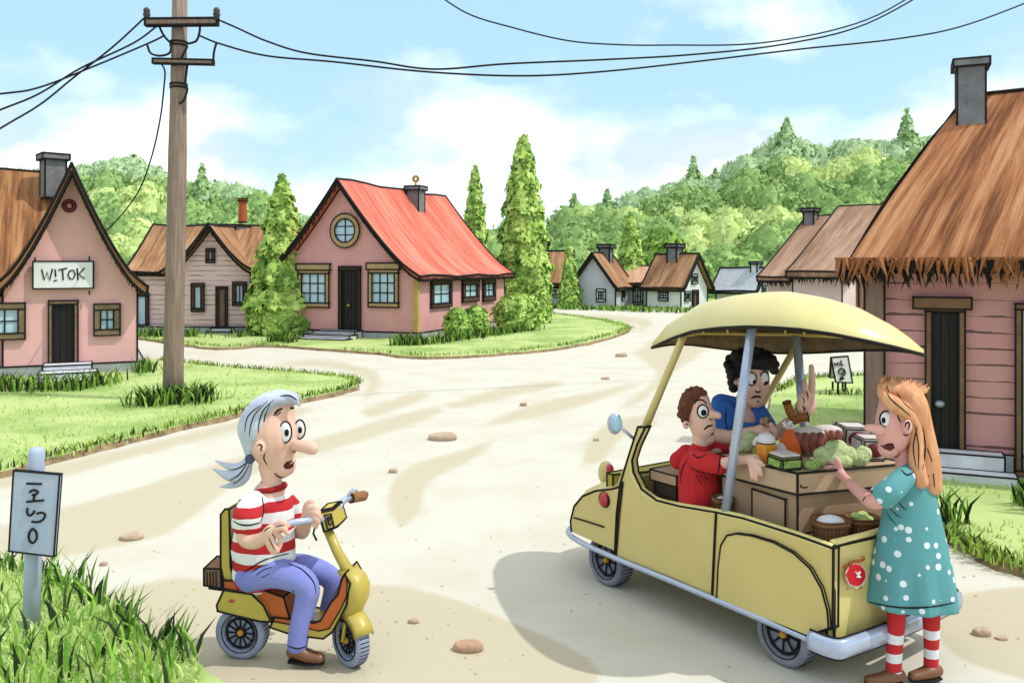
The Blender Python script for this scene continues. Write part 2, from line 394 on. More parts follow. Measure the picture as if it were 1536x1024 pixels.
for k, v in LAWNS.items(): LQ[k] = lawn('lawn_' + {'front': 'by_the_pole', 'house': 'around_the_houses', 'right': 'beside_the_cart', 'verge': 'verge'}[k], v, h=.07 if k != 'verge' else .11)[1]
def patch_mat():
    """the road's own dirt, worn to tan where the blend attribute rises"""
    m = M_dirt.copy(); m.name = 'worn_patch'; nt = NT(m); b = nt.n['Principled BSDF']; src = b.inputs['Base Color'].links[0].from_socket
    at = nt.new('ShaderNodeAttribute'); at.attribute_name = 'wear'; mi = nt.new('ShaderNodeMix', data_type='RGBA')
    tc = nt.new('ShaderNodeTexCoord'); nz = nt.new('ShaderNodeTexNoise'); nz.inputs['Scale'].default_value = 2.2; nz.inputs['Detail'].default_value = 6; nt.link(tc.outputs['Object'], nz.inputs[0])
    ad = nt.new('ShaderNodeMath', operation='ADD'); nt.link(at.outputs['Fac'], ad.inputs[0]); nt.link(nz.outputs[0], ad.inputs[1])
    mr = nt.new('ShaderNodeMapRange'); mr.inputs[1].default_value = .62; mr.inputs[2].default_value = 1.25; nt.link(ad.outputs[0], mr.inputs[0])
    fm = nt.new('ShaderNodeMath', operation='MULTIPLY'); nt.link(mr.outputs[0], fm.inputs[0]); nt.link(at.outputs['Fac'], fm.inputs[1])
    sq2 = nt.new('ShaderNodeMath', operation='POWER'); sq2.inputs[1].default_value = .6; nt.link(fm.outputs[0], sq2.inputs[0])
    nt.link(sq2.outputs[0], mi.inputs[0]); nt.link(src, mi.inputs[6]); mi.inputs[7].default_value = C(206, 196, 170); nt.link(mi.outputs[2], b.inputs['Base Color']); return m
M_patch = patch_mat()
PATCHES = []
for pts in [[(0, 790), (150, 748), (330, 694), (480, 656), (640, 612), (648, 626), (520, 668), (400, 704), (335, 740), (250, 800), (120, 830), (0, 850)],
            [(585, 770), (583, 735), (615, 700), (690, 676), (745, 659), (700, 695), (645, 722), (628, 770), (600, 790)],
            [(668, 608), (740, 585), (830, 571), (836, 580), (760, 596), (690, 613)], [(716, 640), (800, 606), (910, 584), (965, 573), (890, 603), (800, 627)],
            [(872, 700), (885, 655), (925, 632), (975, 622), (980, 640), (935, 655), (905, 690)], [(400, 548), (480, 540), (560, 556), (570, 580), (545, 600), (552, 570), (500, 552)],
            [(100, 905), (250, 870), (330, 872), (600, 880), (760, 930), (900, 1010), (760, 1100), (400, 1100), (280, 1000)],
            [(1400, 905), (1536, 880), (1800, 900), (1800, 1060), (1500, 1010), (1410, 960)], [(950, 530), (1000, 505), (1060, 520), (1010, 560), (965, 600), (930, 610), (985, 565)],
            [(830, 476), (900, 482), (955, 487), (960, 500), (975, 480), (900, 472)], [(540, 615), (620, 590), (640, 596), (560, 625)],
            [(-60, 716), (100, 694), (330, 638), (450, 612), (455, 622), (330, 652), (100, 712), (-60, 740)]]:
    PATCHES.append([p[:2] for p in crom([tuple(map(float, q)) for q in pts] + [tuple(map(float, pts[0]))], 4)[:-1]])
def wear_at(px, py):
    """how worn the dirt is here: 1 inside a wheel-worn patch, easing to 0 over a soft edge"""
    best = -99.0
    for P, (x0, y0, x1, y1) in PBB:
        if px < x0 - 20 or px > x1 + 20 or py < y0 - 10 or py > y1 + 10: continue
        ins = False; dm = 1e9; n = len(P)
        for k in range(n):
            (ax, ay), (bx, by) = P[k], P[k - 1]
            if (ay > py) != (by > py) and px < (bx - ax) * (py - ay) / (by - ay) + ax: ins = not ins
            dx, dy = bx - ax, (by - ay) * 2; qx, qy = px - ax, (py - ay) * 2; t = max(0, min(1, (qx * dx + qy * dy) / (dx * dx + dy * dy + 1e-9)))
            dm = min(dm, (qx - t * dx) ** 2 + (qy - t * dy) ** 2)
        dm = math.sqrt(dm); best = max(best, dm if ins else -dm)
    return max(0.0, min(1.0, .5 + best / 16))
PBB = [(P, (min(p[0] for p in P), min(p[1] for p in P), max(p[0] for p in P), max(p[1] for p in P))) for P in PATCHES]
xs_ = [-500 + 7 * i for i in range(360)]; ys_ = [450 + 3 * j for j in range(224)]
vs = [tuple(G(x, y)[:2]) + (.004,) for y in ys_ for x in xs_]; nx_ = len(xs_)
fs = [(j * nx_ + i, (j + 1) * nx_ + i, (j + 1) * nx_ + i + 1, j * nx_ + i + 1) for j in range(len(ys_) - 1) for i in range(nx_ - 1)]
me = bpy.data.meshes.new('road'); me.from_pydata(vs, [], fs); at_ = me.attributes.new('wear', 'FLOAT', 'POINT'); at_.data.foreach_set('value', [wear_at(x, y) for y in ys_ for x in xs_]); me.materials.append(M_patch)
ro = bpy.data.objects.new('road', me); COL.objects.link(ro); tag(ro, kind='structure')
# ---------------------------------------------------------------- grass
M_blade = attr_mat('grass_blades', .8, .25)
def inside(P, x, y):
    r = False; n = len(P)
    for i in range(n):
        a, b = P[i], P[i - 1]
        if (a.y > y) != (b.y > y) and x < (b.x - a.x) * (y - a.y) / (b.y - a.y) + a.x: r = not r
    return r
def tint(rgb, j=.12, k=1.0):
    c = C(*rgb, k); f = 1 + RN.uniform(-j, j); g = 1 + RN.uniform(-j, j) * .5
    return (c[0] * f * g, c[1] * f, c[2] * f / g)
GREENS = [(196, 216, 132), (182, 204, 116), (156, 184, 98), (206, 222, 148)]
EXCL = [(G(106, 572), 1.2), (G(513, 519), 1.5), (G(1437, 770), .55), (G(338, 506), .85)]
def blades(name, roots, hmin, hmax, wid, pal, lean=.5, bend=2):
    vs, fs, cs = [], [], []
    for (x, y, z) in roots:
        if any((x - c.x) ** 2 + (y - c.y) ** 2 < q * q for c, q in EXCL): continue
        h = RN.uniform(hmin, hmax); a = RN.uniform(0, 6.283); l = RN.uniform(.1, lean) * h; w = wid * RN.uniform(.6, 1.3)
        dx, dy = math.cos(a), math.sin(a); b = RN.uniform(0, 6.283); sx, sy = math.cos(b) * w / 2, math.sin(b) * w / 2
        i = len(vs); c = tint(RN.choice(pal))
        mx, my, mz = x + dx * l * .35, y + dy * l * .35, z + h * .6
        vs += [(x - sx, y - sy, z), (x + sx, y + sy, z), (mx - sx * .8, my - sy * .8, mz), (mx + sx * .8, my + sy * .8, mz), (x + dx * l, y + dy * l, z + h)]
        fs += [(i, i + 1, i + 3, i + 2), (i + 2, i + 3, i + 4)]; cs += [c, c]
    o = pydata(name, vs, fs, cs, M_blade); return tag(o, kind='stuff')
def px_roots(key, n, box, z=.07, along=None):
    out = []; P = LQ[key]; tries = 0
    while len(out) < n and tries < n * 12:
        tries += 1
        g = G(RN.uniform(box[0], box[2]), RN.uniform(box[1], box[3]))
        if inside(P, g.x, g.y): out.append((g.x, g.y, z))
    return out
def line_roots(pts, n, spread, z=.07):
    G_ = [G(*p) for p in pts]; seg = [(G_[i + 1] - G_[i]).length for i in range(len(G_) - 1)]; T = sum(seg); out = []
    for _ in range(n):
        t = RN.random() * T; i = 0
        while t > seg[i] and i < len(seg) - 1: t -= seg[i]; i += 1
        p = G_[i].lerp(G_[i + 1], t / seg[i]); out.append((p.x + RN.gauss(0, spread), p.y + RN.gauss(0, spread), z))
    return out
r = []
for _ in range(120):   # scattered short tufts, not an even carpet
    g = px_roots('front', 1, (0, 545, 540, 712))
    for q in g: r += [(q[0] + RN.gauss(0, .16), q[1] + RN.gauss(0, .16), .068) for _ in range(14)]
r += px_roots('front', 1400, (-20, 545, 540, 712))
for _ in range(110):
    for q in px_roots('house', 1, (180, 474, 945, 538)): r += [(q[0] + RN.gauss(0, .25), q[1] + RN.gauss(0, .25), .068) for _ in range(22)]
r += px_roots('house', 1200, (0, 474, 945, 538)) + px_roots('right', 1800, (1150, 566, 1536, 868))
blades('lawn_grass', r, .02, .06, .016, GREENS, .9)
edge = [(0, 714), (100, 687), (215, 658), (330, 630), (440, 605), (520, 588), (536, 578), (515, 570), (430, 562), (330, 554), (240, 544)]
e2 = [(200, 508), (262, 517), (330, 524), (400, 520), (480, 525), (550, 530), (640, 538), (760, 532), (850, 521), (930, 502), (944, 494), (905, 483), (850, 475), (815, 470)]
e3 = [(1536, 866), (1475, 842), (1432, 818), (1340, 790)]; e4 = [(1165, 592), (1205, 572), (1310, 567)]
blades('edge_grass', line_roots(edge, 1500, .06, .05) + line_roots(e2, 2000, .10, .05) + line_roots(e3, 500, .05, .05) + line_roots(e4, 500, .06, .05), .05, .14, .022,
       [(150, 180, 80), (96, 120, 52), (60, 66, 36), (180, 205, 100)], .9)
DARKG = [(120, 160, 66), (86, 120, 48), (48, 56, 34), (150, 186, 82), (40, 44, 30)]
blades('tall_grass', line_roots([(-20, 588), (60, 592), (110, 590), (160, 582)], 420, .14) + line_roots([(165, 578), (215, 562), (232, 560)], 260, .12) +
       line_roots([(215, 615), (240, 612), (262, 610), (285, 610), (310, 606)], 420, .16) + line_roots([(212, 506), (250, 508), (300, 508), (370, 508)], 500, .2) +
       line_roots([(408, 515), (470, 519)], 320, .14) + line_roots([(552, 520), (600, 521), (628, 521)], 420, .14) + line_roots([(628, 521), (700, 512), (760, 503), (800, 497)], 620, .2) +
       line_roots([(1415, 795), (1470, 790), (1536, 775)], 380, .07) + line_roots([(1440, 778), (1536, 768)], 260, .05), .14, .36, .035, DARKG, .8)
blades('far_grass', line_roots([(815, 462), (850, 464), (925, 466), (975, 468), (1060, 470), (1200, 474)], 900, .4, .02), .15, .38, .07, DARKG[:4], .7)
rv = px_roots('verge', 1700, (-20, 872, 300, 1060), .10)
blades('verge_grass', rv, .03, .09, .014, GREENS, .9)
blades('verge_tall_grass', line_roots([(-10, 872), (60, 884), (118, 908), (165, 948), (235, 990), (290, 1024)], 150, .025, .09) + px_roots('verge', 190, (-10, 900, 260, 1080), .10), .10, .27, .022,
       [(150, 190, 84), (120, 165, 66), (90, 130, 52), (50, 66, 36)], .9)
vs, fs, cs = [], [], []
for _ in range(420):      # loose grit on the dirt
    g = G(RN.uniform(-40, 1580), 440 + 600 * RN.random() ** .7)
    if g.y > 30 or any(inside(P, g.x, g.y) for P in LQ.values()): continue
    r_ = RN.uniform(.003, .010); i = len(vs); a = RN.uniform(0, 3); c_, s_ = math.cos(a) * r_, math.sin(a) * r_
    vs += [(g.x + c_ * 1.5, g.y + s_ * 1.5, .006), (g.x - s_, g.y + c_, .006), (g.x - c_ * 1.3, g.y - s_ * 1.3, .006), (g.x + s_, g.y - c_, .006), (g.x + c_ * .2, g.y, .006 + r_ * .8)]
    for k in range(4): fs.append((i + k, i + (k + 1) % 4, i + 4)); cs.append(tint((206, 190, 160), .15, .72))
tag(pydata('gravel', vs, fs, cs, attr_mat('grit', .9)), kind='stuff')
# ================================================================= houses
class HF:
    def __init__(s, O, ang): 
        a = math.radians(ang); s.O = V((O.x, O.y, 0)); s.ux = V((math.cos(a), math.sin(a), 0)); s.uy = V((-math.sin(a), math.cos(a), 0))
    def P(s, x, y, z): return s.O + s.ux * x + s.uy * y + V((0, 0, z))
    def rot(s, x, y, sign=1):
        f = HF(s.P(x, y, 0), 0); f.ux = -s.uy * -sign; f.uy = -s.ux * sign; return f
    def fl(s, px, py, y=0.0):
        q = Plane(s.O, s.ux).at(px, py, y); return (q - s.O).dot(s.ux), q.z
    def sd(s, px, py, x):
        q = Plane(s.P(x, 0, 0), s.uy).at(px, py, 0); return (q - s.O).dot(s.uy), q.z
def front(Fm, y=0.0): return lambda x, o, z: Fm.P(x, y - o, z)
def right(Fm, xw): return lambda x, o, z: Fm.P(xw + o, x, z)
def qbox(bm, q, x0, x1, o0, o1, z0, z1, mi=0): box8(bm, [q(x0, o1, z0), q(x1, o1, z0), q(x1, o0, z0), q(x0, o0, z0), q(x0, o1, z1), q(x1, o1, z1), q(x1, o0, z1), q(x0, o0, z1)], mi)
M_glass = mat('window_glass', (178, 218, 240), .12, .12, 1.5, rgb2=(214, 238, 250), spec=.6)
M_wood = mat('window_wood', (146, 122, 92), .8, .2, 7, .2)
M_woodd = mat('dark_wood', (96, 74, 56), .8, .25, 8, .2)
M_blackdoor = mat('black_door', (36, 33, 33), .6, .5, 3, .3, stretch=(14, 14, .6), rgb2=(18, 17, 17))
M_stone = mat('foundation_stone', (188, 190, 196), .9, .15, 3, .3)
M_step = mat('step_stone', (236, 238, 244), .9, .12, 4, .3)
M_chim = mat('chimney_grey', (136, 136, 140), .85, .2, 5, .3)
M_brass = mat('brass', (196, 160, 70), .35, .1, 8, metal=.6)
M_steel = mat('steel', (176, 184, 196), .3, .05, 8, metal=.5)
def window(par, q, x0, x1, z0, z1, nx, nz, fm, t=.1, ir=.022, head=False, bars=.016, name='window'):
    bm = BM()
    for a, b, c, d in ((x0, x1, z1 - t, z1), (x0, x1, z0, z0 + t), (x0, x0 + t, z0 + t, z1 - t), (x1 - t, x1, z0 + t, z1 - t)): qbox(bm, q, a, b, -.03, .07, c, d)
    if head: qbox(bm, q, x0 - t * .4, x1 + t * .4, -.03, .10, z1 - .02, z1 + t * 1.3)
    ink(bm, ir); w = obj(name, bm, [fm, INK], par)
    bm = BM(); qbox(bm, q, x0 + t, x1 - t, -.03, .022, z0 + t, z1 - t)
    for i in range(1, nx): x = x0 + t + (x1 - x0 - 2 * t) * i / nx; qbox(bm, q, x - bars, x + bars, .0, .045, z0 + t, z1 - t, 1)
    for i in range(1, nz): z = z0 + t + (z1 - z0 - 2 * t) * i / nz; qbox(bm, q, x0 + t, x1 - t, .0, .043, z - bars, z + bars, 1)
    obj('pane', bm, [M_glass, INK], w); return w
def door(par, q, x0, x1, z0, z1, fm, t=.09, ir=.022, dm=None, hz=.45, hx=.5, hm=None, hr=.05):
    bm = BM()
    for a, b, c, d in ((x0, x1, z1 - t, z1), (x0, x0 + t, z0, z1 - t), (x1 - t, x1, z0, z1 - t)): qbox(bm, q, a, b, -.03, .07, c, d)
    ink(bm, ir); obj('door_frame', bm, [fm, INK], par)
    bm = BM(); qbox(bm, q, x0 + t, x1 - t, -.03, .02, z0, z1 - t); n = max(3, int((x1 - x0) / .14))
    for i in range(n): 
        a = x0 + t + (x1 - x0 - 2 * t) * (i + .12) / n; b = x0 + t + (x1 - x0 - 2 * t) * (i + .88) / n; qbox(bm, q, a, b, .0, .032, z0 + .02, z1 - t - .02)
    d = obj('door', bm, [dm or M_blackdoor], par)
    if hm:
        bm = BM(); c = q(x0 + t + (x1 - x0 - 2 * t) * hx, .07, z0 + (z1 - z0) * hz); ball(bm, c, hr, hr, hr * .8)
        tube(bm, [q(x0 + t + (x1 - x0 - 2 * t) * hx, .02, z0 + (z1 - z0) * hz), c], hr * .5, 8); obj('door_handle', bm, [hm], d, smooth=True)
def steps(par, q, x0, x1, z, n, depth, ir=.02):
    bm = BM()
    for i in range(n): qbox(bm, q, x0 - .05 * i, x1 + .09 * i, depth * i + .07, depth * (i + 1) + .07, 0, z * (n - i) / n)
    ink(bm, ir); obj('steps', bm, [M_step, INK], par)
def sweep(bm, ring, ys, mi=0):
    """ring(y)->closed list of points; lengthwise UVs for streaky roofs"""
    uv = (bm.loops.layers.uv.get('UVMap') or bm.loops.layers.uv.new('UVMap')); R = [[bm.verts.new(p) for p in ring(y)] for y in ys]; n = len(R[0])
    arc = [0]
    for i in range(n): arc.append(arc[-1] + (R[0][(i + 1) % n].co - R[0][i].co).length)
    for j in range(len(R) - 1):
        for i in range(n):
            f = mface(bm, (R[j][i], R[j][(i + 1) % n], R[j + 1][(i + 1) % n], R[j + 1][i]), mi)
            if f:
                for lp, (a, b) in zip(f.loops, ((ys[j], arc[i]), (ys[j], arc[i + 1]), (ys[j + 1], arc[i + 1]), (ys[j + 1], arc[i]))): lp[uv].uv = (a, b)
    mface(bm, R[0][::-1], mi + 1 if False else mi); mface(bm, R[-1], mi)
def prof(half, ze, za, pw, n=8, over=0.0):
    """half gable curve from apex (s=0) outwards: list of (x, z)"""
    out = []
    for i in range(n + 1):
        s = i / n; out.append((half * s, ze + (za - ze) * (1 - s) ** pw))
    if over:
        dx = out[-1][0] - out[-2][0]; dz = out[-1][1] - out[-2][1]; l = math.hypot(dx, dz)
        out.append((out[-1][0] + dx / l * over, out[-1][1] + dz / l * over * .85))
    return out
def gable_wall(bm, Fm, x0, x1, y0, y1, zf, ze, za, pw, mi=0):
    c, h = (x0 + x1) / 2, (x1 - x0) / 2; p = prof(h, ze, za, pw)
    poly = [(x0, zf), (x1, zf)] + [(c + a, z) for a, z in reversed(p)] + [(c - a, z) for a, z in p[1:]]
    prism(bm, [Fm.P(x, y0, z) for x, z in poly], Fm.uy * (y1 - y0), mi)
def gable_roof(bm, Fm, x0, x1, y0, y1, ze, za, pw, over=.3, th=.12, mi=0, sag=.03, ny=9, lift=.02, half_right=False, half_left=False):
    c, h = (x0 + x1) / 2, (x1 - x0) / 2; p = prof(h, ze + lift, za + lift, pw, over=over)
    def ring(y):
        w = sag * math.sin(y * 2.1 + x0) + (-sag * .8 * math.sin(math.pi * (y - y0) / (y1 - y0)))
        L = [(-a, z) for a, z in reversed(p)] + [(a, z) for a, z in p[1:]]
        if half_right: L = [q for q in L if q[0] >= -1e-6]
        if half_left: L = [q for q in L if q[0] <= 1e-6]
        top = [Fm.P(c + a, y, z + th + w) for a, z in L]; bot = [Fm.P(c + a * (1 if abs(a) < h else .985), y, z) for a, z in L]
        return top + bot[::-1]
    sweep(bm, ring, [y0 + (y1 - y0) * i / ny for i in range(ny + 1)], mi)
def fringe(bm, a, b, n, ln, w=.05, mi=1, nrm=V((0, -1, 0)), mi2=None):
    for i in range(n):
        p = a.lerp(b, (i + RN.random()) / n) + nrm * RN.uniform(-.04, .05); l = ln * RN.uniform(.5, 1.3); t = (b - a).normalized()
        q = p + V((0, 0, -l)) + t * RN.uniform(-.5, .5) * l + nrm * RN.uniform(-.02, .05); s = t * w * RN.uniform(.4, .8)
        v = [bm.verts.new(p - s), bm.verts.new(p + s), bm.verts.new(p + nrm * w * .7 + V((0, 0, .01))), bm.verts.new(q)]
        m = mi if (mi2 is None or RN.random() < .55) else mi2
        for f in ((0, 1, 3), (1, 2, 3), (2, 0, 3), (0, 2, 1)): mface(bm, [v[k] for k in f], m)
def chimney(par, c, w, dpt, z0, z1, ang=0, m=None, cap=True, ir=.025, pot=None, nm='chimney'):
    f = HF(V((c.x, c.y, 0)), ang); q = lambda x, o, z: f.P(x, -o, z); bm = BM()
    qbox(bm, q, -w / 2, w / 2, -dpt / 2, dpt / 2, z0, z1)
    if cap: qbox(bm, q, -w * .64, w * .64, -dpt * .64, dpt * .64, z1 - .004, z1 + w * .28)
    ink(bm, ir); o = obj(nm, bm, [m or M_chim, INK], par)
    if pot:
        bm = BM(); lathe(bm, f.P(0, 0, z1 + w * .27), (0, 0, 1), [(0, pot[0]), (pot[1], pot[0] * .85), (pot[1], pot[0] * 1.1), (pot[1] + .08, pot[0] * 1.1)], 12); ink(bm, ir * .8, 50); obj('chimney_pot', bm, [pot[2], INK], o)
    return o
# --- pink cottage with the red roof
A = HF(G(625, 512), -21.8); wA = 5.1; A.O = A.P(-wA, 0, 0)
M_pink = mat('pink_plaster', (238, 176, 174), .9, .06, 1.4, .25)
M_red = thatch_mat('red_roof', [(246, 152, 132), (238, 130, 110), (212, 104, 86)], 5.5, .5)
hA = thing('cottage', 'pink cottage with red roof, round gable window and black front door', 'house', A.P(wA / 2, 3.4, 0))
bm = BM(); gable_wall(bm, A, 0, wA, 0, 6.8, .2, 1.95, 4.72, 1.22); ink(bm, .03, 50); obj('wall', bm, [M_pink, INK], hA)
bm = BM(); qbox(bm, front(A), -.07, wA + .07, -6.87, .07, 0, .25); ink(bm, .025); obj('foundation', bm, [M_stone, INK], hA)
bm = BM(); gable_roof(bm, A, 0, wA, -.32, 7.1, 1.95, 4.72, 1.22, .34, .13)
ink(bm, .042, 40); fringe(bm, A.P(-.22, -.3, 1.83), A.P(-.22, 7, 1.83), 90, .12, .04, 1, -A.ux); fringe(bm, A.P(wA + .22, -.3, 1.85), A.P(wA + .22, 7, 1.85), 120, .13, .045, 1, A.ux)
pp = prof(2.55, 1.95, 4.72, 1.22)
for s in (-1, 1):
    for (a, z), (a2, z2) in zip(pp, pp[1:]): fringe(bm, A.P(wA / 2 + s * a, -.22, z), A.P(wA / 2 + s * a2, -.22, z2), 9, .13, .04, 1, -A.uy)
obj('roof', bm, [M_red, INK], hA)
def wfront(Fm, b, y=0.0):
    x0, z1 = Fm.fl(b[0], b[1], y); x1, z0 = Fm.fl(b[2], b[3], y); return x0, x1, z0, z1
M_tan2 = mat('window_tan', (196, 166, 122), .8, .12, 7, .2)
for b in ((449, 404, 495, 461), (554, 403, 599, 461)): window(hA, front(A), *wfront(A, b), 3, 3, M_tan2, .13, .024, head=True)
x0, x1, z0, z1 = wfront(A, (510, 400, 542, 495)); door(hA, front(A), x0, x1, .25, z1, M_woodd, .09, .028, hz=.40, hx=.45, hm=M_brass, hr=.06)
for b in ((645, 421, 675, 459), (692, 420, 716, 451), (723, 419, 741, 450)):
    a0, z1 = A.sd(b[0], b[1], wA); a1, z0 = A.sd(b[2], b[3], wA); window(hA, right(A, wA), a0, a1, z0, z1, 2, 2, M_woodd, .12 if b[0] < 680 else .16, .024)
cx, cz = A.fl(519, 346); bm = BM()
lathe(bm, A.P(cx, 0, cz), -A.uy, [(-.03, .36), (.08, .36), (.08, .52), (-.03, .52)], 32, closed=True); ink(bm, .022, 50)
wr = obj('round_window', bm, [M_tan2, INK], hA)
bm = BM(); lathe(bm, A.P(cx, 0, cz), -A.uy, [(-.02, .37), (.03, .37)], 28); q = front(A)
qbox(bm, q, cx - .016, cx + .016, 0, .05, cz - .36, cz + .36, 1)
for dz in (-.13, .13): qbox(bm, q, cx - .34, cx + .34, 0, .048, cz + dz - .014, cz + dz + .014, 1)
obj('pane', bm, [M_glass, INK], wr)
x0, _ = A.fl(484, 500); x1, _ = A.fl(545, 500); steps(hA, front(A), x0, x1, .27, 3, .42, .022)
cp = A.P(wA / 2 + .38, 4.0, 0); ch = chimney(hA, cp, .46, .46, 3.6, 4.85, -21.8)
bm = BM(); tube(bm, [cp + V((0, 0, 4.95)), cp + V((0, 0, 5.12))], .03, 6); lathe(bm, cp + V((0, 0, 5.24)), A.uy, [(-.03, .05), (-.03, .13), (.03, .13), (.03, .05)], 18, closed=True); obj('brass_ring_finial', bm, [M_brass], ch)
bm = BM(); qbox(bm, lambda x, o, z: A.P(wA + .03 + o, x, z), -.06, .06, -.1, .035, .25, 1.9); obj('corner_board', bm, [mat('corner_yellow', (206, 178, 96), .8)], hA)
# --- shop with the WITOK board
B = HF(G(206, 560), 26); M_pink2 = mat('rose_plaster', (255, 198, 192), .9, .05, 1.2, .2)
M_thatch = thatch_mat('brown_thatch', [(202, 152, 108), (174, 122, 82), (130, 88, 58)], 12, .7)
hB = thing('shop', 'pink shop under steep brown thatch with white lettered board above the door', 'house', B.P(-2, 2, 0))
xc, za = B.fl(108, 262); half = -xc; ze = B.fl(200, 432)[1]
bm = BM(); gable_wall(bm, B, 2 * xc, 0, 0, 4.6, .2, ze, za, 1.3)
prism(bm, [B.P(-7.5, .35, .2), B.P(2 * xc + .02, .35, .2), B.P(2 * xc + .02, .35, ze), B.P(-7.5, .35, ze)], B.uy * 4.2); ink(bm, .02, 50, only=lambda a, b: abs(a.z - b.z) > .3 or a.z > 1); obj('wall', bm, [M_pink2, INK], hB)
bm = BM(); qbox(bm, front(B), -7.6, .14, -4.7, .10, 0, .26); ink(bm, .018); obj('foundation', bm, [M_stone, INK], hB)
bm = BM(); gable_roof(bm, B, 2 * xc, 0, -.38, 4.9, ze, za, 1.3, .26, .17, sag=.02)
Bm = B.rot(xc, 2.2, 1)   # main roof, ridge parallel to the front
Bm.ux = -B.uy; Bm.uy = -B.ux; Bm.O = B.P(xc + .05, 2.45, 0)
gable_roof(bm, Bm, -2.15, 2.15, 0, 6.6, ze, za + .12, 1.25, .3, .15, sag=.03)
ink(bm, .03, 45); pp = prof(half, ze, za, 1.3)
for s in (-1, 1):
    for (a, z), (a2, z2) in zip(pp, pp[1:]): fringe(bm, B.P(xc + s * a, -.3, z), B.P(xc + s * a2, -.3, z2), 10, .12, .03, 1, -B.uy)
obj('roof', bm, [M_thatch, INK], hB)
for b in ((-24, 455, 38, 508), (141, 456, 180, 502)):
    x0, x1, z0, z1 = wfront(B, b, 0 if b[0] > 0 else 0); window(hB, front(B), x0, x1, z0, z1, 2, 2, M_wood, .12, .016, bars=.012)
x0, x1, z0, z1 = wfront(B, (73, 451, 117, 545)); door(hB, front(B), x0, x1, .26, z1, M_wood, .07, .016)
x0, _ = B.fl(66, 545); x1, _ = B.fl(138, 545); steps(hB, front(B), x0, x1, .29, 3, .52, .016)
cx, cz = B.fl(104, 309); bm = BM(); lathe(bm, B.P(cx, 0, cz), -B.uy, [(-.02, .12), (.05, .12), (.05, .06), (-.02, .06)], 20, closed=True); ink(bm, .012, 50); vv = obj('round_vent', bm, [mat('dark_red', (150, 50, 46), .7), INK], hB)
chimney(hB, B.P(B.fl(80, 250, 1.9)[0], 1.9, 0), .42, .42, za - .35, za + .48, 26 + 15, ir=.02)
x0, x1, z0, z1 = wfront(B, (50, 392, 140, 432)); bm = BM(); qbox(bm, front(B), x0, x1, .06, .11, z0, z1); ink(bm, .016)
sb = thing('shop_sign', 'white hanging board lettered in black above the shop door', 'sign', B.P((x0 + x1) / 2, -.08, z0))
board = obj('board', bm, [mat('sign_white', (250, 250, 250), .7, .03), INK], sb)
bm = BM(); qf = lambda px, py: (lambda t: B.P(t[0], -.115, t[1]))(B.fl(px, py))
for st in ([(63, 404), (67, 420), (71, 408), (75, 420), (79, 403)], [(83, 404), (84, 415)], [(81, 421), (86, 420)], [(88, 405), (101, 402)], [(94, 404), (95, 420)],
           [(105, 406), (102, 412), (105, 418), (110, 418), (113, 411), (110, 405), (105, 406)], [(116, 402), (117, 420)], [(127, 402), (118, 411), (127, 418)]):
    tube(bm, [qf(*p) for p in st], .014, 6)
obj('lettering', bm, [INK], sb)
for x, y in ((53, 386), (134, 384), (134, 435)): bm = BM(); tube(bm, [qf(x, y), qf(x, y + 7)], .014, 6); obj('hook', bm, [INK], sb)
# --- cream clapboard cottage
D = HF(G(376, 501), 0); M_clap = siding_mat('clapboard', (255, 224, 222), .16, (248, 212, 212))
hD = thing('clapboard_cottage', 'cream clapboard cottage with brown roof behind the utility pole', 'house', D.P(-2, 2, 0))
M_brown = thatch_mat('brown_roof', [(206, 164, 126), (178, 134, 98), (140, 100, 72)], 8, .7)
xc, za = D.fl(317, 343); ze = D.fl(376, 408)[1]; xl = D.fl(196, 496)[0]
bm = BM(); gable_wall(bm, D, 2 * xc, 0, 0, 5, .2, ze, za, 1.3); prism(bm, [D.P(xl, .4, .2), D.P(2 * xc + .02, .4, .2), D.P(2 * xc + .02, .4, ze), D.P(xl, .4, ze)], D.uy * 4.5)
ink(bm, .03, 50); obj('wall', bm, [M_clap, INK], hD)
bm = BM(); qbox(bm, front(D), xl - .06, .08, -4.9, .07, 0, .24); ink(bm, .024); obj('foundation', bm, [M_stone, INK], hD)
bm = BM(); gable_roof(bm, D, 2 * xc, 0, -.32, 5, ze, za, 1.3, .3, .13)
Dm = D.rot(0, 2.6); Dm.ux = -D.uy; Dm.uy = -D.ux; Dm.O = D.P(.0, 2.5, 0)
gable_roof(bm, Dm, -2.15, 2.15, -.1, -xl + .3, ze, za + .1, 1.1, .3, .13)
ink(bm, .04, 45); fringe(bm, D.P(xl - .3, .1, ze - .0), D.P(2 * xc, .1, ze - .0), 60, .14, .05, 1, -D.uy); obj('roof', bm, [M_brown, INK], hD)
window(hD, front(D), *wfront(D, (310, 373, 323, 394)), 1, 1, M_woodd, .09, .02); window(hD, front(D), *wfront(D, (288, 425, 307, 467)), 1, 1, M_woodd, .1, .022)
window(hD, front(D), *wfront(D, (350, 423, 370, 458)), 2, 1, M_woodd, .1, .022); x0, x1, z0, z1 = wfront(D, (325, 430, 342, 490)); door(hD, front(D), x0, x1, .24, z1, M_woodd, .07, .022, dm=mat('brown_door', (140, 116, 100), .8, .2, 5))
window(hD, front(D, .4), *wfront(D, (203, 440, 224, 491), .4), 1, 1, M_woodd, .09, .022); steps(hD, front(D), D.fl(322, 490)[0], D.fl(352, 490)[0], .22, 2, .3, .02)
chimney(hD, D.P(D.fl(364, 340, 2.5)[0], 2.5, 0), .5, .4, za - .5, za + .2, 20, ir=.03, cap=False, pot=(.16, .75, mat('terracotta', (190, 98, 60), .8)))
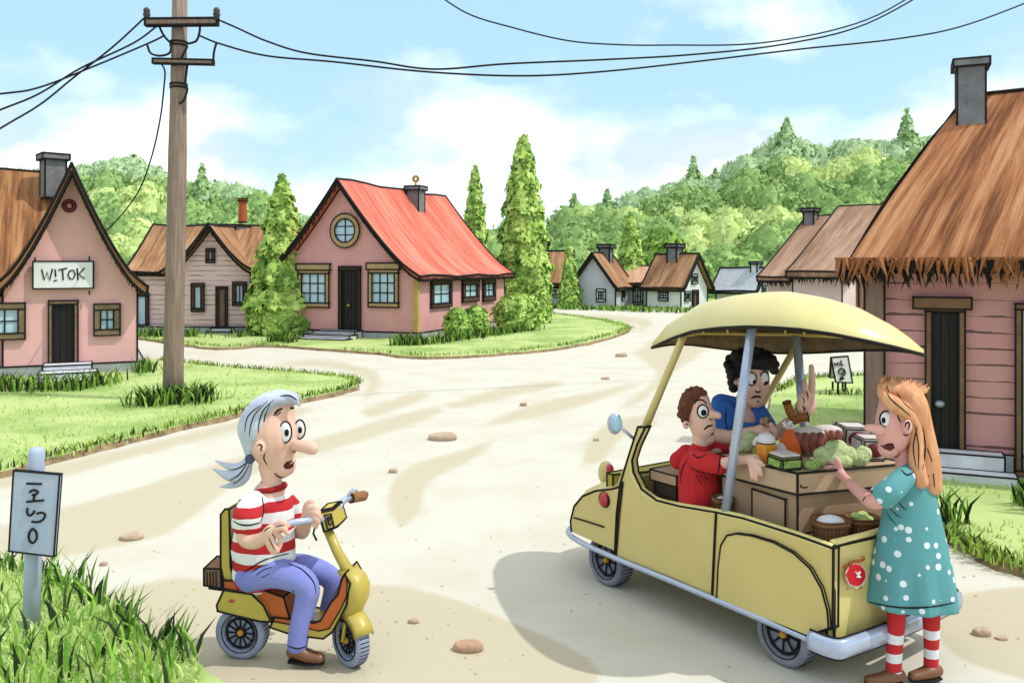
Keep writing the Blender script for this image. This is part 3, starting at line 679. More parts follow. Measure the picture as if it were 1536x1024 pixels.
# --- right foreground house: hipped shaggy thatch over pink boards
E = HF(G(1312, 704), -24); M_boards = siding_mat('pink_boards', (226, 166, 164), .17, (212, 148, 148))
M_shag = thatch_mat('orange_thatch', [(208, 154, 112), (178, 118, 78), (122, 76, 50)], 13, .7)
hE = thing('thatched_house', 'pink boarded house with shaggy orange thatch and black plank door', 'house', E.P(4, 1.6, 0))
LE, DE, zE = 8.0, 3.6, 2.16
bm = BM(); qbox(bm, front(E), 0, LE, -DE, 0, .25, zE + .15); ink(bm, .012, 50); obj('wall', bm, [M_boards, INK], hE)
bm = BM(); qbox(bm, front(E), -.04, LE + .04, -DE - .04, .05, 0, .28); ink(bm, .010)
for i in range(90): x = LE * (i + RN.random()) / 90; tube(bm, [E.P(x, -.052, .03), E.P(x, -.052, RN.uniform(.15, .26))], .005, 4, 1)
obj('foundation', bm, [M_stone, INK], hE)
M_post = mat('corner_post', (150, 122, 110), .85, .15, 4, .2, stretch=(6, 6, .7))
bm = BM(); qbox(bm, front(E), -.1, .10, -.1, .1, 0, zE); ink(bm, .012); obj('corner_post', bm, [M_post, INK], hE)
bm = BM(); uv = (bm.loops.layers.uv.get('UVMap') or bm.loops.layers.uv.new('UVMap')); o_ = .34; ov = .30
ex0, ex1, ey0, ey1 = -ov, LE + ov, -o_, DE + o_; rz = 4.3; a0, a1, ym = 1.0, LE - 1.0, DE / 2
cs = [E.P(ex0, ey0, zE), E.P(ex1, ey0, zE), E.P(ex1, ey1, zE), E.P(ex0, ey1, zE)]; r0, r1 = E.P(a0, ym, rz), E.P(a1, ym, rz + .12)
def slope(p, q, s, r, nx=18, ny=8):
    g = [[None] * (ny + 1) for _ in range(nx + 1)]
    for i in range(nx + 1):
        for j in range(ny + 1):
            u, v = i / nx, j / ny; P = p.lerp(q, u).lerp(s.lerp(r, u), v); nrm = (q - p).cross(s - p).normalized()
            b = .07 * math.sin(math.pi * v) + .035 * noise.noise(P * 1.1); g[i][j] = bm.verts.new(P + nrm * b)
    for i in range(nx):
        for j in range(ny):
            f = mface(bm, (g[i][j], g[i + 1][j], g[i + 1][j + 1], g[i][j + 1]))
            if f:
                for lp, (a, b) in zip(f.loops, ((i, j), (i + 1, j), (i + 1, j + 1), (i, j + 1))): lp[uv].uv = (a / nx * (q - p).length + p.x, b / ny * (s - p).length)
slope(cs[0], cs[1], r0, r1); slope(cs[1], cs[2], r1, r1 + V((.001, 0, 0))); slope(cs[2], cs[3], r1, r0); slope(cs[3], cs[0], r0, r0 + V((.001, 0, 0)))
bmesh.ops.remove_doubles(bm, verts=bm.verts, dist=.004)
mface(bm, [bm.verts.new(c + V((0, 0, -.03))) for c in cs])
for a, b in ((r0, r1), (cs[0], r0), (cs[3], r0)):   # ridge and hip capping, following the thatch
    tube(bm, [a.lerp(b, t / 8) + V((0, 0, .005 + .03 * math.sin(math.pi * t / 8))) for t in range(9)], .022, 6, 1)
for k in range(4):
    a, b = cs[k], cs[(k + 1) % 4]; nn = [-E.uy, E.ux, E.uy, -E.ux][k]; n_ = int((b - a).length * 44)
    fringe(bm, a + V((0, 0, .10)), b + V((0, 0, .10)), n_, .24, .04, 1, nn, 0); fringe(bm, a + V((0, 0, .03)), b + V((0, 0, .03)), n_ // 2, .20, .04, 1, nn * .4); fringe(bm, a + V((0, 0, .13)), b + V((0, 0, .13)), n_, .24, .05, 0, nn * 1.3)
obj('roof', bm, [M_shag, INK], hE, normals=False)
qE = front(E); x0, x1, z0, z1 = wfront(E, (1388, 458, 1447, 690)); M_frame = mat('door_timber', (140, 104, 76), .85, .2, 6, .3)
door(hE, qE, x0, x1, .28, z1, M_frame, .06, .010, hz=.32, hx=.3, hm=M_steel, hr=.05)
bm = BM(); qbox(bm, qE, x0 - .12, x1 + .06, -.02, .10, z1 - .03, z1 + .09); ink(bm, .010); obj('door_lintel', bm, [M_frame, INK], hE)
x0w, z1w = E.fl(1522, 455); window(hE, qE, x0w, x0w + .95, E.fl(1522, 712)[1], z1w, 1, 1, M_frame, .06, .010, name='tall_window')
x0s = E.fl(1402, 700)[0]; steps(hE, qE, x0s, x0s + .62, .30, 2, .24, .010)
chimney(hE, E.P(1.02, ym - .35, 0), .30, .30, rz - .45, rz + .26, -24, ir=.012)
# --- barn behind it
Fb = HF(V((9.6, 25.2, 0)), -42); M_barn = thatch_mat('barn_roof', [(196, 162, 138), (174, 138, 114), (144, 112, 92)], 5, .5); M_barnw = mat('barn_wall', (238, 216, 208), .9, .08, 1.5, .2)
hF = thing('barn', 'long brown roofed barn in two roof levels behind the thatched house', 'barn', Fb.P(-1.2, 3.2, 0))
fr = Fb.rot(0, 0); fr.ux = Fb.uy; fr.uy = -Fb.ux; fr.O = Fb.P(0, 0, 0)     # gable end on the right
bm = BM(); gable_wall(bm, fr, 0, 7.2, 0, 1.5, 0, 2.05, 4.0, 1.02); ink(bm, .024, 50); gable_wall(bm, fr, .3, 6.9, 1.5, 2.45, 0, 1.95, 3.8, 1.02); obj('wall', bm, [M_barnw, INK], hF)
bm = BM(); gable_roof(bm, fr, 0, 7.2, -.5, 1.52, 2.05, 4.0, 1.02, .5, .19, sag=.015); gable_roof(bm, fr, .3, 6.9, 1.53, 2.6, 1.93, 3.77, 1.02, .5, .16, sag=.015); ink(bm, .032, 40)
fringe(bm, fr.P(-.4, -.5, 1.88), fr.P(-.4, 1.5, 1.88), 50, .2, .05, 1, -fr.ux); fringe(bm, fr.P(-.1, 1.5, 1.76), fr.P(-.1, 2.6, 1.76), 40, .2, .05, 1, -fr.ux); obj('roof', bm, [M_barn, INK], hF)
qg = lambda x, o, z: Fb.P(o, x, z); door(hF, qg, 1.1, 2.0, 0, 1.85, M_wood, .09, .02, dm=mat('barn_door', (150, 112, 82), .8, .2, 5))
chimney(hF, fr.P(3.2, 2.3, 0), .36, .36, 3.3, 4.05, -42, ir=.03)
# --- far hamlet
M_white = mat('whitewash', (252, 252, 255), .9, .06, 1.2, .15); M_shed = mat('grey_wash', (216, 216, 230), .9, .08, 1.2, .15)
def cabin(px, py, ang, w, dp, ze, za, label, wm, rm, ridge_x=False, wins=(), dr=None, chim=None, front_gable_door=None, name='cottage', porch=False):
    f = HF(G(px, py), ang); h = thing(name, label, 'house', f.P(w / 2, dp / 2, 0), 'small cottages across the far end of the road')
    bm = BM(); g = f
    if ridge_x: g = HF(f.P(0, 0, 0), ang); g.ux = f.uy; g.uy = -f.ux; g.O = f.P(w, 0, 0); gw, gd = dp, w
    else: gw, gd = w, dp
    gable_wall(bm, g, 0, gw, 0, gd, 0, ze, za, 1.03); ink(bm, .045, 50); obj('wall', bm, [wm, INK], h)
    bm = BM(); gable_roof(bm, g, 0, gw, -.3, gd + .3, ze, za, 1.03, .35, .14, sag=.02, ny=5); ink(bm, .06, 40); obj('roof', bm, [rm, INK], h)
    for (x0, x1, z0, z1, side) in wins:
        window(h, front(f) if side == 'f' else right(f, w), x0, x1, z0, z1, 2, 2, M_shed if wm is M_white else M_white, .12, .035, bars=.03)
    if dr: door(h, front(f) if dr[3] == 'f' else right(f, w), dr[0], dr[1], 0, dr[2], M_woodd, .12, .035, dm=MATS['brown_door'])
    if chim: chimney(h, f.P(chim[0], chim[1], 0), .6, .6, za - .9, za + chim[2], ang, ir=.05)
    return f, h
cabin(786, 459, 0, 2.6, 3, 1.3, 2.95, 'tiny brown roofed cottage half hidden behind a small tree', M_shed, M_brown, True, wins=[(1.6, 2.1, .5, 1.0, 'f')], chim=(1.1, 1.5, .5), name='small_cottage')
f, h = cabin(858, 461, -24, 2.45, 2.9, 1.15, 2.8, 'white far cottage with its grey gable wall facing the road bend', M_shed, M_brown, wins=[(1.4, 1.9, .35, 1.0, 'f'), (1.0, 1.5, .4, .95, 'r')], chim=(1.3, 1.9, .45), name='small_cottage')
cabin(921, 459, 0, 1.95, 3, 1.25, 2.1, 'low white cottage with a pale brown roof between two gabled cottages', M_white, thatch_mat('pale_roof', [(222, 180, 150), (206, 160, 130), (184, 138, 110)], 4, .5), True, wins=[(.25, .85, .35, .95, 'f'), (1.05, 1.6, .1, 1.0, 'f')], name='small_cottage')
cabin(970, 461, -45, 2.2, 2.5, 1.15, 2.75, 'far cottage with white gable end, brown door and brown roof', M_white, M_brown, True, wins=[(.8, 1.4, .4, .95, 'f'), (.3, .75, .4, .9, 'r'), (.95, 1.45, 1.3, 1.8, 'r')], dr=(1.0, 1.55, .95, 'r'), chim=(1.0, 1.2, .5), name='small_cottage')
f, h = cabin(1074, 459, -48, 2.4, 1.7, .95, 2.0, 'small whitewashed far building with pale grey roof and white chimney', M_white, mat('pale_slate', (206, 212, 222), .8, .1, 4), True, wins=[(.8, 1.1, .7, 1.15, 'r')], name='small_cottage')
chimney(h, f.P(2.0, .85, 0), .4, .4, 1.6, 2.35, -48, m=M_white, ir=.05)
# ================================================================= trees
M_leaf = attr_mat('foliage', .75, .22); M_bark = mat('bark', (112, 90, 68), .9, .25, 9, .4)
LIGHT = [(112, 150, 66), (150, 184, 90), (184, 212, 112), (208, 230, 136)]  # darkest entry is a shade green, palest a sunlit one, scattered over crowns
DEEP = [(100, 138, 60), (128, 166, 76), (154, 190, 94), (180, 208, 112)]
NRM = []
def leafcloud(vs, fs, cs, pts, size, pal, jit=.42):
    """pts: (position, outward normal, palette shift)"""
    for p, n, sh in pts:
        nn = (n + V((RN.gauss(0, jit), RN.gauss(0, jit), RN.gauss(0, jit)))).normalized()
        t = nn.cross(V((RN.uniform(-1, 1), RN.uniform(-1, 1), RN.uniform(-1, 1)))).normalized(); b = nn.cross(t)
        s = size * RN.uniform(.6, 1.35); i = len(vs)
        vs += [tuple(p - t * s), tuple(p + b * s * .55 + nn * s * .12), tuple(p + t * s), tuple(p - b * s * .55 + nn * s * .12)]
        fs.append((i + 3, i + 2, i + 1, i)); c = tint(pal[min(len(pal) - 1, max(0, int(sh * len(pal))))], .07); cs.append(c)
        NRM.extend([tuple((n * .8 + nn * .2).normalized())] * 4)
def crown_pts(base, h, rad, n, seed, lobes=1.0, tiers=7, shell=.75):
    """rad(t) outline radius over height t; bumpy clumps break the outline"""
    out = []; rs = max(rad(i / 20) for i in range(21)); off = V((seed * 3.1, seed * 1.7, 0))
    cum = [0]
    for i in range(40): cum.append(cum[-1] + rad((i + .5) / 40) + .02 * rs)
    while len(out) < n:
        u = RN.random() * cum[-1]; i = 0
        while cum[i + 1] < u: i += 1
        t = (i + RN.random()) / 40; a = RN.uniform(0, 6.2832); d = V((math.cos(a), math.sin(a), 0))
        q = V((d.x * 1.3, d.y * 1.3, t * h / rs * .9)) + off
        nb = noise.noise(q * 1.9) * .55 + noise.noise(q * 4.3) * .3
        saw = (t * tiers + .35 * noise.noise(q * 1.2)) % 1.0
        r = rad(t) * (1 + lobes * (nb * .42 + (.14 - .26 * saw)))
        k = 1 - (1 - shell) * RN.random() ** 2.2
        z = t * h - (.05 * rs)
        p = base + d * r * k + V((0, 0, z)); nrm = (d + V((0, 0, .35 + .5 * (.5 - saw)))).normalized()
        sh = .5 + noise.noise(q * 2.3 + V((9, 9, 9))) * .75 + RN.gauss(0, .12)
        out.append((p, nrm, sh))
    return out
def core(vs, fs, cs, base, h, rad, k, col, n=14, m=12):
    i0 = len(vs)
    for j in range(m + 1):
        t = j / m
        for a in range(n): vs.append(tuple(base + V((math.cos(6.2832 * a / n), math.sin(6.2832 * a / n), 0)) * (rad(t) * k + .001) + V((0, 0, t * h * .97)))); NRM.append(tuple(V((math.cos(6.2832 * a / n), math.sin(6.2832 * a / n), .3)).normalized()))
    for j in range(m):
        for a in range(n): fs.append((i0 + j * n + a, i0 + j * n + (a + 1) % n, i0 + (j + 1) * n + (a + 1) % n, i0 + (j + 1) * n + a)); cs.append(col)
def soften(o):
    """leaves take the rounded shading of the clump they belong to"""
    o.data.normals_split_custom_set_from_vertices(NRM[:len(o.data.vertices)]); NRM.clear(); return o
def cone_r(R, p=.75, base=.78): return lambda t: R * (base + (1 - base) * min(t / .12, 1)) * max(1 - max(t - .05, 0) / .95, 0) ** p
def round_r(R): return lambda t: R * max(0, 1 - (2 * t - .92) ** 2 / 1.18) ** .5
def tree(name, label, cat, base, h, rad, n, leaf, pal, seed, trunk=None, group=None, tiers=7, lobes=1.0):
    t = thing(name, label, cat, base, group); z0 = (trunk[0] if trunk else .0)
    vs, fs, cs = [], [], []; NRM.clear(); b = base + V((0, 0, z0))
    core(vs, fs, cs, b, h - z0, rad, .72, tint(pal[1], 0)); leafcloud(vs, fs, cs, crown_pts(b, h - z0, rad, n, seed, lobes, tiers), leaf, pal)
    soften(pydata('crown' if name != 'bush' else 'foliage', vs, fs, cs, M_leaf, t, smooth=True))
    if trunk:
        bm = BM(); top = h * .55; tube(bm, [base + V((0, 0, -.1)), base + V((.02, 0, z0 + .2)), base + V((.05, .02, top))], [trunk[1] * 1.35, trunk[1], trunk[1] * .4], 10)
        for k in range(6):
            a = k * 2.4; z = z0 + .25 + k * (h - z0) * .08; r = rad(min((z - z0) / (h - z0) + .1, 1)) * .7
            tube(bm, [base + V((.02, 0, z)), base + V((math.cos(a) * r * .5, math.sin(a) * r * .5, z + .2)), base + V((math.cos(a) * r, math.sin(a) * r, z + .35))], [trunk[1] * .45, trunk[1] * .3, trunk[1] * .12], 6)
        obj('trunk', bm, M_bark, t, smooth=True)
    return t
tree('conifer', 'broad pointed conifer at the left corner of the red roofed cottage', 'tree', V((-7.32, 27.6, 0)), 5.15, cone_r(1.12, .72), 5000, .15, LIGHT, 1, (.15, .12), tiers=6)
tree('conifer', 'tallest slim conifer, behind the right end of the red roofed cottage', 'tree', V((.45, 34.5, 0)), 7.45, cone_r(1.12, .55), 6500, .16, LIGHT, 2, (.15, .13), tiers=7)
tree('conifer', 'slim pointed conifer rising behind the chimney end of the red roof', 'tree', V((-1.55, 36.5, 0)), 6.45, cone_r(.72, .6), 2600, .15, LIGHT, 3, (.2, .1), tiers=6)
tree('conifer', 'small ragged conifer in front of the tallest slim conifer', 'tree', V((1.0, 32.8, 0)), 2.55, cone_r(.52, .65), 1500, .10, LIGHT, 4, (.1, .06), tiers=5)
tree('bush', 'largest rounded bush, at the back corner of the pink cottage', 'bush', G(776, 497), 1.35, round_r(.78), 1900, .085, LIGHT, 5)
tree('bush', 'rounded bush in the middle of the three beside the pink cottage', 'bush', G(713, 505), 1.0, round_r(.42), 1000, .07, DEEP, 6)
tree('bush', 'small bush nearest the front corner of the pink cottage', 'bush', G(686, 510), .98, round_r(.40), 1000, .07, DEEP, 7)
tree('conifer', 'pointed conifer between the far cottages', 'tree', V((6.9, 50.5, 0)), 5.4, cone_r(1.1, .72), 2600, .17, LIGHT, 8, (.2, .1), tiers=6)
tree('round_tree', 'round leafy tree behind the far cottage with the white gable end', 'tree', V((9.3, 54, 0)), 4.7, round_r(1.55), 2200, .2, DEEP, 9, (.5, .16), tiers=4)
tree('conifer', 'little conifer beside the half hidden far cottage', 'tree', V((3.1, 46.5, 0)), 3.55, cone_r(.62, .7), 1400, .12, LIGHT, 10, (.1, .07), tiers=5)
# ---------------------------------------------------------------- wooded hills
SIL = [(-400, 262), (-100, 258), (60, 250), (110, 252), (130, 242), (160, 236), (200, 232), (230, 244), (260, 266), (300, 266), (340, 270), (390, 284), (420, 310), (460, 322), (520, 335), (600, 342), (700, 346), (800, 352), (830, 338), (860, 310),
       (900, 304), (920, 304), (950, 300), (980, 284), (1010, 270), (1040, 262), (1075, 266), (1100, 240), (1130, 226), (1160, 206), (1180, 196), (1210, 218), (1240, 220), (1270, 206), (1310, 206), (1335, 214), (1360, 200), (1380, 198), (1410, 205), (1500, 190), (1700, 180), (2100, 190)]
def sil(px):
    for a, b in zip(SIL, SIL[1:]):
        if a[0] <= px <= b[0]: return a[1] + (b[1] - a[1]) * (px - a[0]) / (b[0] - a[0])
    return 260
DF0, DF1 = 62.0, 88.0
def hill_z(x, d, k=1.0):
    px = CX + x / d * F; f = (d - DF0) / (DF1 - DF0); return max(0.0, (H - (sil(px) + 40 - HZ) / F * DF1) * f ** 1.1)
bm = BM(); g = []
for j in range(9):
    d = DF0 - 2 + (DF1 + 6 - DF0) * j / 8; g.append([bm.verts.new(V((x * d / 75, d, hill_z(x * d / 75, max(d, DF0)) - .2))) for x in range(-78, 90, 3)])
for a, b in zip(g, g[1:]):
    for i in range(len(a) - 1): mface(bm, (a[i], a[i + 1], b[i + 1], b[i]))
tag(obj('hills', bm, M_mead, base=V((0, 0, 0))), kind='structure')
vs, fs, cs = [], [], []; NRM.clear()
WOODL = [(196, 216, 140), (206, 224, 146), (216, 232, 156), (222, 236, 164)]; WOODM = [(138, 172, 106), (152, 184, 112), (164, 194, 122), (176, 204, 130)]; WOODB = [(172, 200, 154), (182, 208, 160), (190, 214, 166), (198, 218, 174)]  # last palette: haze tint put into the leaf colour of back rows and skyline
rows = 9
for j in range(rows):
    d = DF0 + (DF1 - DF0) * j / (rows - 1); step = 26 + 6 * (j % 2)
    px = -180 + RN.uniform(0, 20)
    while px < 1640:
        px += step * RN.uniform(.7, 1.3)
        if 455 < px < 690 and j < 7: continue
        if px > 1450 and j < 5: continue
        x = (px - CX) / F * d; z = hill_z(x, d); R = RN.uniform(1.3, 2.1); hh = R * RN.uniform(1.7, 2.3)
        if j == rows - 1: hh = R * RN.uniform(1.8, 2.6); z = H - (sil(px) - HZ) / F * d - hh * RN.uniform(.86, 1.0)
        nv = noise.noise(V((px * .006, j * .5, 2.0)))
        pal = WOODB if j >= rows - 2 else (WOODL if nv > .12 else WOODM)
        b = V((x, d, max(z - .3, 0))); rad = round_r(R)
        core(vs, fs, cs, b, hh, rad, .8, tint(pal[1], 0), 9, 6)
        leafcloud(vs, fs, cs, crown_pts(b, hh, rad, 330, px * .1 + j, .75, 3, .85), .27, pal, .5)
tag(soften(pydata('woodland', vs, fs, cs, M_leaf, smooth=True)), kind='stuff')
for px, yt, d, R, lab in ((1180, 176, 86, 2.1, 'highest spire tree on the wooded skyline, toward the right'), (1040, 234, 87, 1.5, 'spire tree on the skyline above the middle of the wooded slope'), (1073, 252, 87, 1.1, 'short spire tree just right of the middle skyline spire'),
                          (911, 283, 86, 1.2, 'thin spire tree on the low skyline above the far cottages'), (861, 288, 86, 1.3, 'leftmost spire tree on the right hand skyline'), (1360, 163, 86, 1.9, 'spire tree on the skyline above the thatched house eave'),
                          (303, 241, 80, 1.3, 'spire tree on the left skyline just right of the utility pole'), (958, 288, 86, 1.0, 'smallest spire tree on the skyline above the far conifer')):
    zt = H - (yt - HZ) / F * d; b0 = hill_z((px - CX) / F * d, d) - 1; x = (px - CX) / F * d
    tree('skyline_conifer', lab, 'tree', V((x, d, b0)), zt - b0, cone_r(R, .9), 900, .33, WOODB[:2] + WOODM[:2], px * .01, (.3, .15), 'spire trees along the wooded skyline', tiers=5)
# ================================================================= utility pole and wires
pb = G(262, 606); dp = pb.y; t = thing('utility_pole', 'tall weathered wooden utility pole with two crossarms standing in the grass', 'utility pole', pb)
M_pole = mat('pole_wood', (168, 146, 130), .9, .16, 5, .5, stretch=(5, 5, .35), rgb2=(132, 112, 98))
P_ = lambda x, y, o=0: W(x, y, dp + o)
bm = BM(); tube(bm, [P_(260, 607), P_(260, 560), P_(263, 400), P_(266, 250), P_(268, 120), P_(270, -20)], [.165, .158, .15, .145, .125, .115], 18); obj('pole', bm, M_pole, t, smooth=True)
def bar(bm, a, b, w, h): 
    d = (b - a).normalized(); n = V((-d.y, d.x, 0)).normalized() * w / 2; u = V((0, 0, h / 2))
    box8(bm, [a - n - u, b - n - u, b + n - u, a + n - u, a - n + u, b - n + u, b + n + u, a + n + u])
bm = BM(); bar(bm, P_(219, 34, -.18), P_(326, 33, -.14), .09, .10); ink(bm, .02); ca = obj('crossarm', bm, [M_pole, INK], t)
bm = BM(); bar(bm, P_(230, 92, -.17), P_(320, 94, -.15), .07, .07); ink(bm, .016); obj('crossarm', bm, [M_pole, INK], t)
for x in (220, 325):
    bm = BM(); a = P_(x, 30, -.17); lathe(bm, a, (0, 0, 1), [(0, .05), (.05, .045), (.08, .06), (.12, .045), (.15, .055), (.19, .03)], 12); obj('insulator', bm, [mat('insulator', (70, 62, 60), .4)], ca, smooth=True)
for y in (64, 69, 127, 132): bm = BM(); lathe(bm, P_(268, y), (0, 0, 1), [(-.015, .12), (-.015, .142), (.015, .142), (.015, .12)], 18, closed=True); obj('strap', bm, [INK], t)
for pts in ([(237, 36, -.2), (246, 54, -.18), (257, 66, -.16)], [(281, 66, -.16), (294, 62, -.18), (299, 50, -.18), (300, 40, -.2)], [(221, 68, -.2), (226, 80, -.2), (240, 84, -.2), (254, 80, -.17), (257, 70, -.16)],
            [(325, 64, -.18), (321, 78, -.18), (320, 94, -.17)], [(281, 70, -.15), (270, 90, -.18), (259, 98, -.16)], [(281, 98, -.16), (278, 125, -.16), (281, 134, -.16), (276, 150, -.16), (269, 156, -.17)]):
    bm = BM(); tube(bm, curve([P_(*p) for p in pts], 5), .018, 6); obj('bracket_wire', bm, [INK], t)
def wire(pts, lab, r=.016, grp='overhead power lines'):
    bm = BM(); tube(bm, curve([W(*p) for p in pts], 8), r, 6); o = tag(obj('power_line', bm, [INK], base=W(*pts[0])), lab, 'power line', grp); return o
dd = dp - .15
wire([(-160, 156, dd - 2), (0, 141, dd - 1.2), (60, 131, dd - .8), (140, 100, dd - .4), (221, 66, dd), (246, 54, dd)], 'power line left of the pole, tied to its lower loop, uppermost at far left')
wire([(-160, 225, dd - 2), (0, 165, dd - 1.2), (60, 140, dd - .8), (120, 103, dd - .4), (200, 65, dd - .1), (237, 38, dd)], 'power line left of the pole from under the crossarm, middle of three')
wire([(-160, 290, dd - 2), (0, 193, dd - 1.2), (60, 157, dd - .8), (110, 117, dd - .4), (170, 70, dd - .2), (220, 24, dd)], 'power line from the left crossarm tip, dropping lowest at the far left')
wire([(325, 29, dd), (355, 42, dd), (400, 62, dd), (460, 80, dd), (560, 92, dd), (650, 104, dd), (760, 96, dd), (900, 90, dd + .5), (1040, 82, dd + 1), (1180, 66, dd + 1.5), (1300, 36, dd + 2), (1420, -30, dd + 2.5)], 'power line from the right crossarm tip sagging across the sky')
wire([(300, 54, dd), (330, 66, dd), (400, 84, dd), (500, 93, dd), (640, 108, dd), (780, 114, dd), (900, 108, dd + .5), (1050, 92, dd + 1), (1200, 74, dd + 1.5), (1350, 58, dd + 2), (1455, 36, dd + 2.4), (1600, -20, dd + 3)], 'power line right of the pole from its lower loop, sagging lowest')
wire([(640, -20, dd + 4), (700, 20, dd + 4), (770, 42, dd + 4), (850, 61, dd + 4), (920, 67, dd + 4), (1000, 68, dd + 4), (1148, 64, dd + 4), (1300, 30, dd + 4), (1420, -40, dd + 4)], 'short upper power line crossing the middle of the sky')
wire([(239, 92, dd), (247, 106, dd), (246, 130, dd + .1), (240, 180, dd + .3), (226, 240, dd + .8), (205, 292, dd + 1.4), (168, 338, 17.0), (150, 350, 17.3)], 'service wire hanging from the pole down to the shop roof', .013)
# ================================================================= signs
def glyphs(bm, q, strokes, r):
    for s in strokes: tube(bm, curve([q(*p) for p in s], 4) if len(s) > 2 else [q(*p) for p in s], r, 5)
M_signw = mat('sign_metal', (178, 192, 220), .55, .08, 2.5, .05, rgb2=(196, 207, 230))
d = G(46, 966).y; t = thing('road_sign', 'pale blue grey sign board with black symbols on a round post in the verge grass', 'sign', G(46, 966))
S_ = lambda x, y, o=0: W(x, y, d + o)
bm = BM(); tube(bm, [S_(46, 972), S_(50, 830), S_(54.5, 690), S_(55, 678), S_(55, 673), S_(55, 670)], [.047, .047, .045, .044, .036, .016], 18); obj('post', bm, M_signw, t, smooth=True)
bm = BM(); prism(bm, [S_(17, 824, -.055), S_(84, 832, -.055), S_(93, 710, -.055), S_(24, 704, -.055)], V((0, -.025, 0))); ink(bm, .0055); obj('board', bm, [M_signw, INK], t)
bm = BM(); sg = lambda x, y: S_(x / 2.665, 640 + y / 2.667, -.084)
glyphs(bm, sg, [[(106, 226), (166, 228)], [(118, 262), (132, 252), (150, 258), (146, 268), (128, 272)], [(138, 270), (134, 292)], [(106, 299), (175, 293)],
                [(110, 324), (108, 342), (118, 354), (134, 344), (136, 334)], [(146, 346), (168, 342), (180, 352), (172, 370), (150, 380), (126, 378)], [(130, 406), (116, 424), (116, 450), (130, 464), (146, 446), (144, 420), (130, 406)]], .0065)
obj('lettering', bm, [INK], t)
g = G(1267, 598); d = g.y; t = thing('sandwich_board', 'small white folding board with black scribbled symbols on the right hand lawn', 'sign', g)
A_ = lambda x, y, o=0: W(x, y, d + o)
bm = BM(); prism(bm, [A_(1254, 573), A_(1279, 574), A_(1272, 534, .12), A_(1247, 536, .12)], V((0, .03, 0))); ink(bm, .012); obj('front_panel', bm, [MATS['sign_white'], INK], t)
bm = BM(); prism(bm, [A_(1247, 536, .16), A_(1272, 534, .16), A_(1271, 566, .5), A_(1245, 566, .5)], V((0, .03, .0))); ink(bm, .012); obj('back_panel', bm, [MATS['sign_metal'], INK], t)
for x, o in ((1257, .02), (1268, .02), (1249, .45), (1264, .45)):
    bm = BM(); tube(bm, [A_(x, 572, o), A_(x, 600, o)], .018, 6); obj('leg', bm, [INK], t)
bm = BM(); r0 = Plane(A_(1254, 573), V((1, 0, 0)))
def sq(x, y):
    px = 960 + x / 3.2; py = 500 + y / 3.2; f = (573.5 - py) / 39; return A_(px, py, .12 * f - .012)
glyphs(bm, sq, [[(934, 140), (940, 152), (948, 148), (950, 138)], [(956, 148), (960, 152)], [(966, 128), (966, 150), (976, 150)], [(984, 176), (970, 168), (954, 176), (956, 190), (972, 190), (982, 176), (984, 196), (966, 202)], [(962, 210), (960, 224)], [(962, 214), (974, 210), (976, 218), (962, 220)]], .011)
obj('lettering', bm, [INK], t)
blades('board_grass', [(g.x + RN.gauss(0, .25), g.y + RN.gauss(0, .06), .06) for _ in range(70)], .06, .16, .02, DARKG, .9)
# ================================================================= stones
M_rock = mat('stone', (214, 190, 164), .9, .2, 9, .5, rgb2=(184, 158, 134)); M_rock2 = mat('rust_stone', (206, 166, 136), .9, .2, 9, .5)
for px, py, rx, rz, lab in ((665, 659, 21, 7, 'long flat stone lying in the middle of the dirt road'), (590, 709, 7, 5, 'small stone on the worn dirt patch right of the scooter rider'), (785, 609, 5, 4, 'tiny stone on the road in front of the pink cottage'),
                            (932, 535, 9, 4, 'flat stone on the road near the bend, left of the cart canopy'), (908, 569, 7, 3, 'tiny flat stone left of the cart windscreen post'), (198, 808, 18, 6, 'flat stone on the road right of the road sign'),
                            (156, 848, 6, 4.5, 'small stone close to the road sign'), (702, 974, 23, 11, 'largest reddish stone in the foreground between scooter and cart'), (620, 934, 10, 5, 'small stone in the foreground right of the scooter front wheel'),
                            (1471, 952, 13, 8, 'stone on the road right of the girl with striped stockings'), (1503, 959, 9, 4, 'flat little stone at the right edge of the road'), (894, 661, 5, 3, 'tiny dark pebble left of the cart mirror'),
                            (330, 524, 9, 3, 'flat stone at the lawn edge below the conifer')):
    p = G(px, py); k = p.y / F; bm = BM(); vv = ball(bm, p + V((0, 0, rz * k * .55)), rx * k, rx * k * .75, rz * k * 1.25, sub=3)
    for v in vv:
        o = v.co - p; v.co += o * .35 * noise.noise(v.co * 6 / (k * 260) + V((px, 0, 0))); 
        v.co.z = max(v.co.z, p.z - .01); v.co.z = min(v.co.z, p.z + rz * k * 1.3 + o.x * .1)
    bmesh.ops.dissolve_limit(bm, angle_limit=.18, verts=bm.verts, edges=bm.edges)
    tag(obj('stone', bm, [M_rock2 if px == 702 else M_rock, INK], base=p), lab, 'stone', 'loose stones on the road')
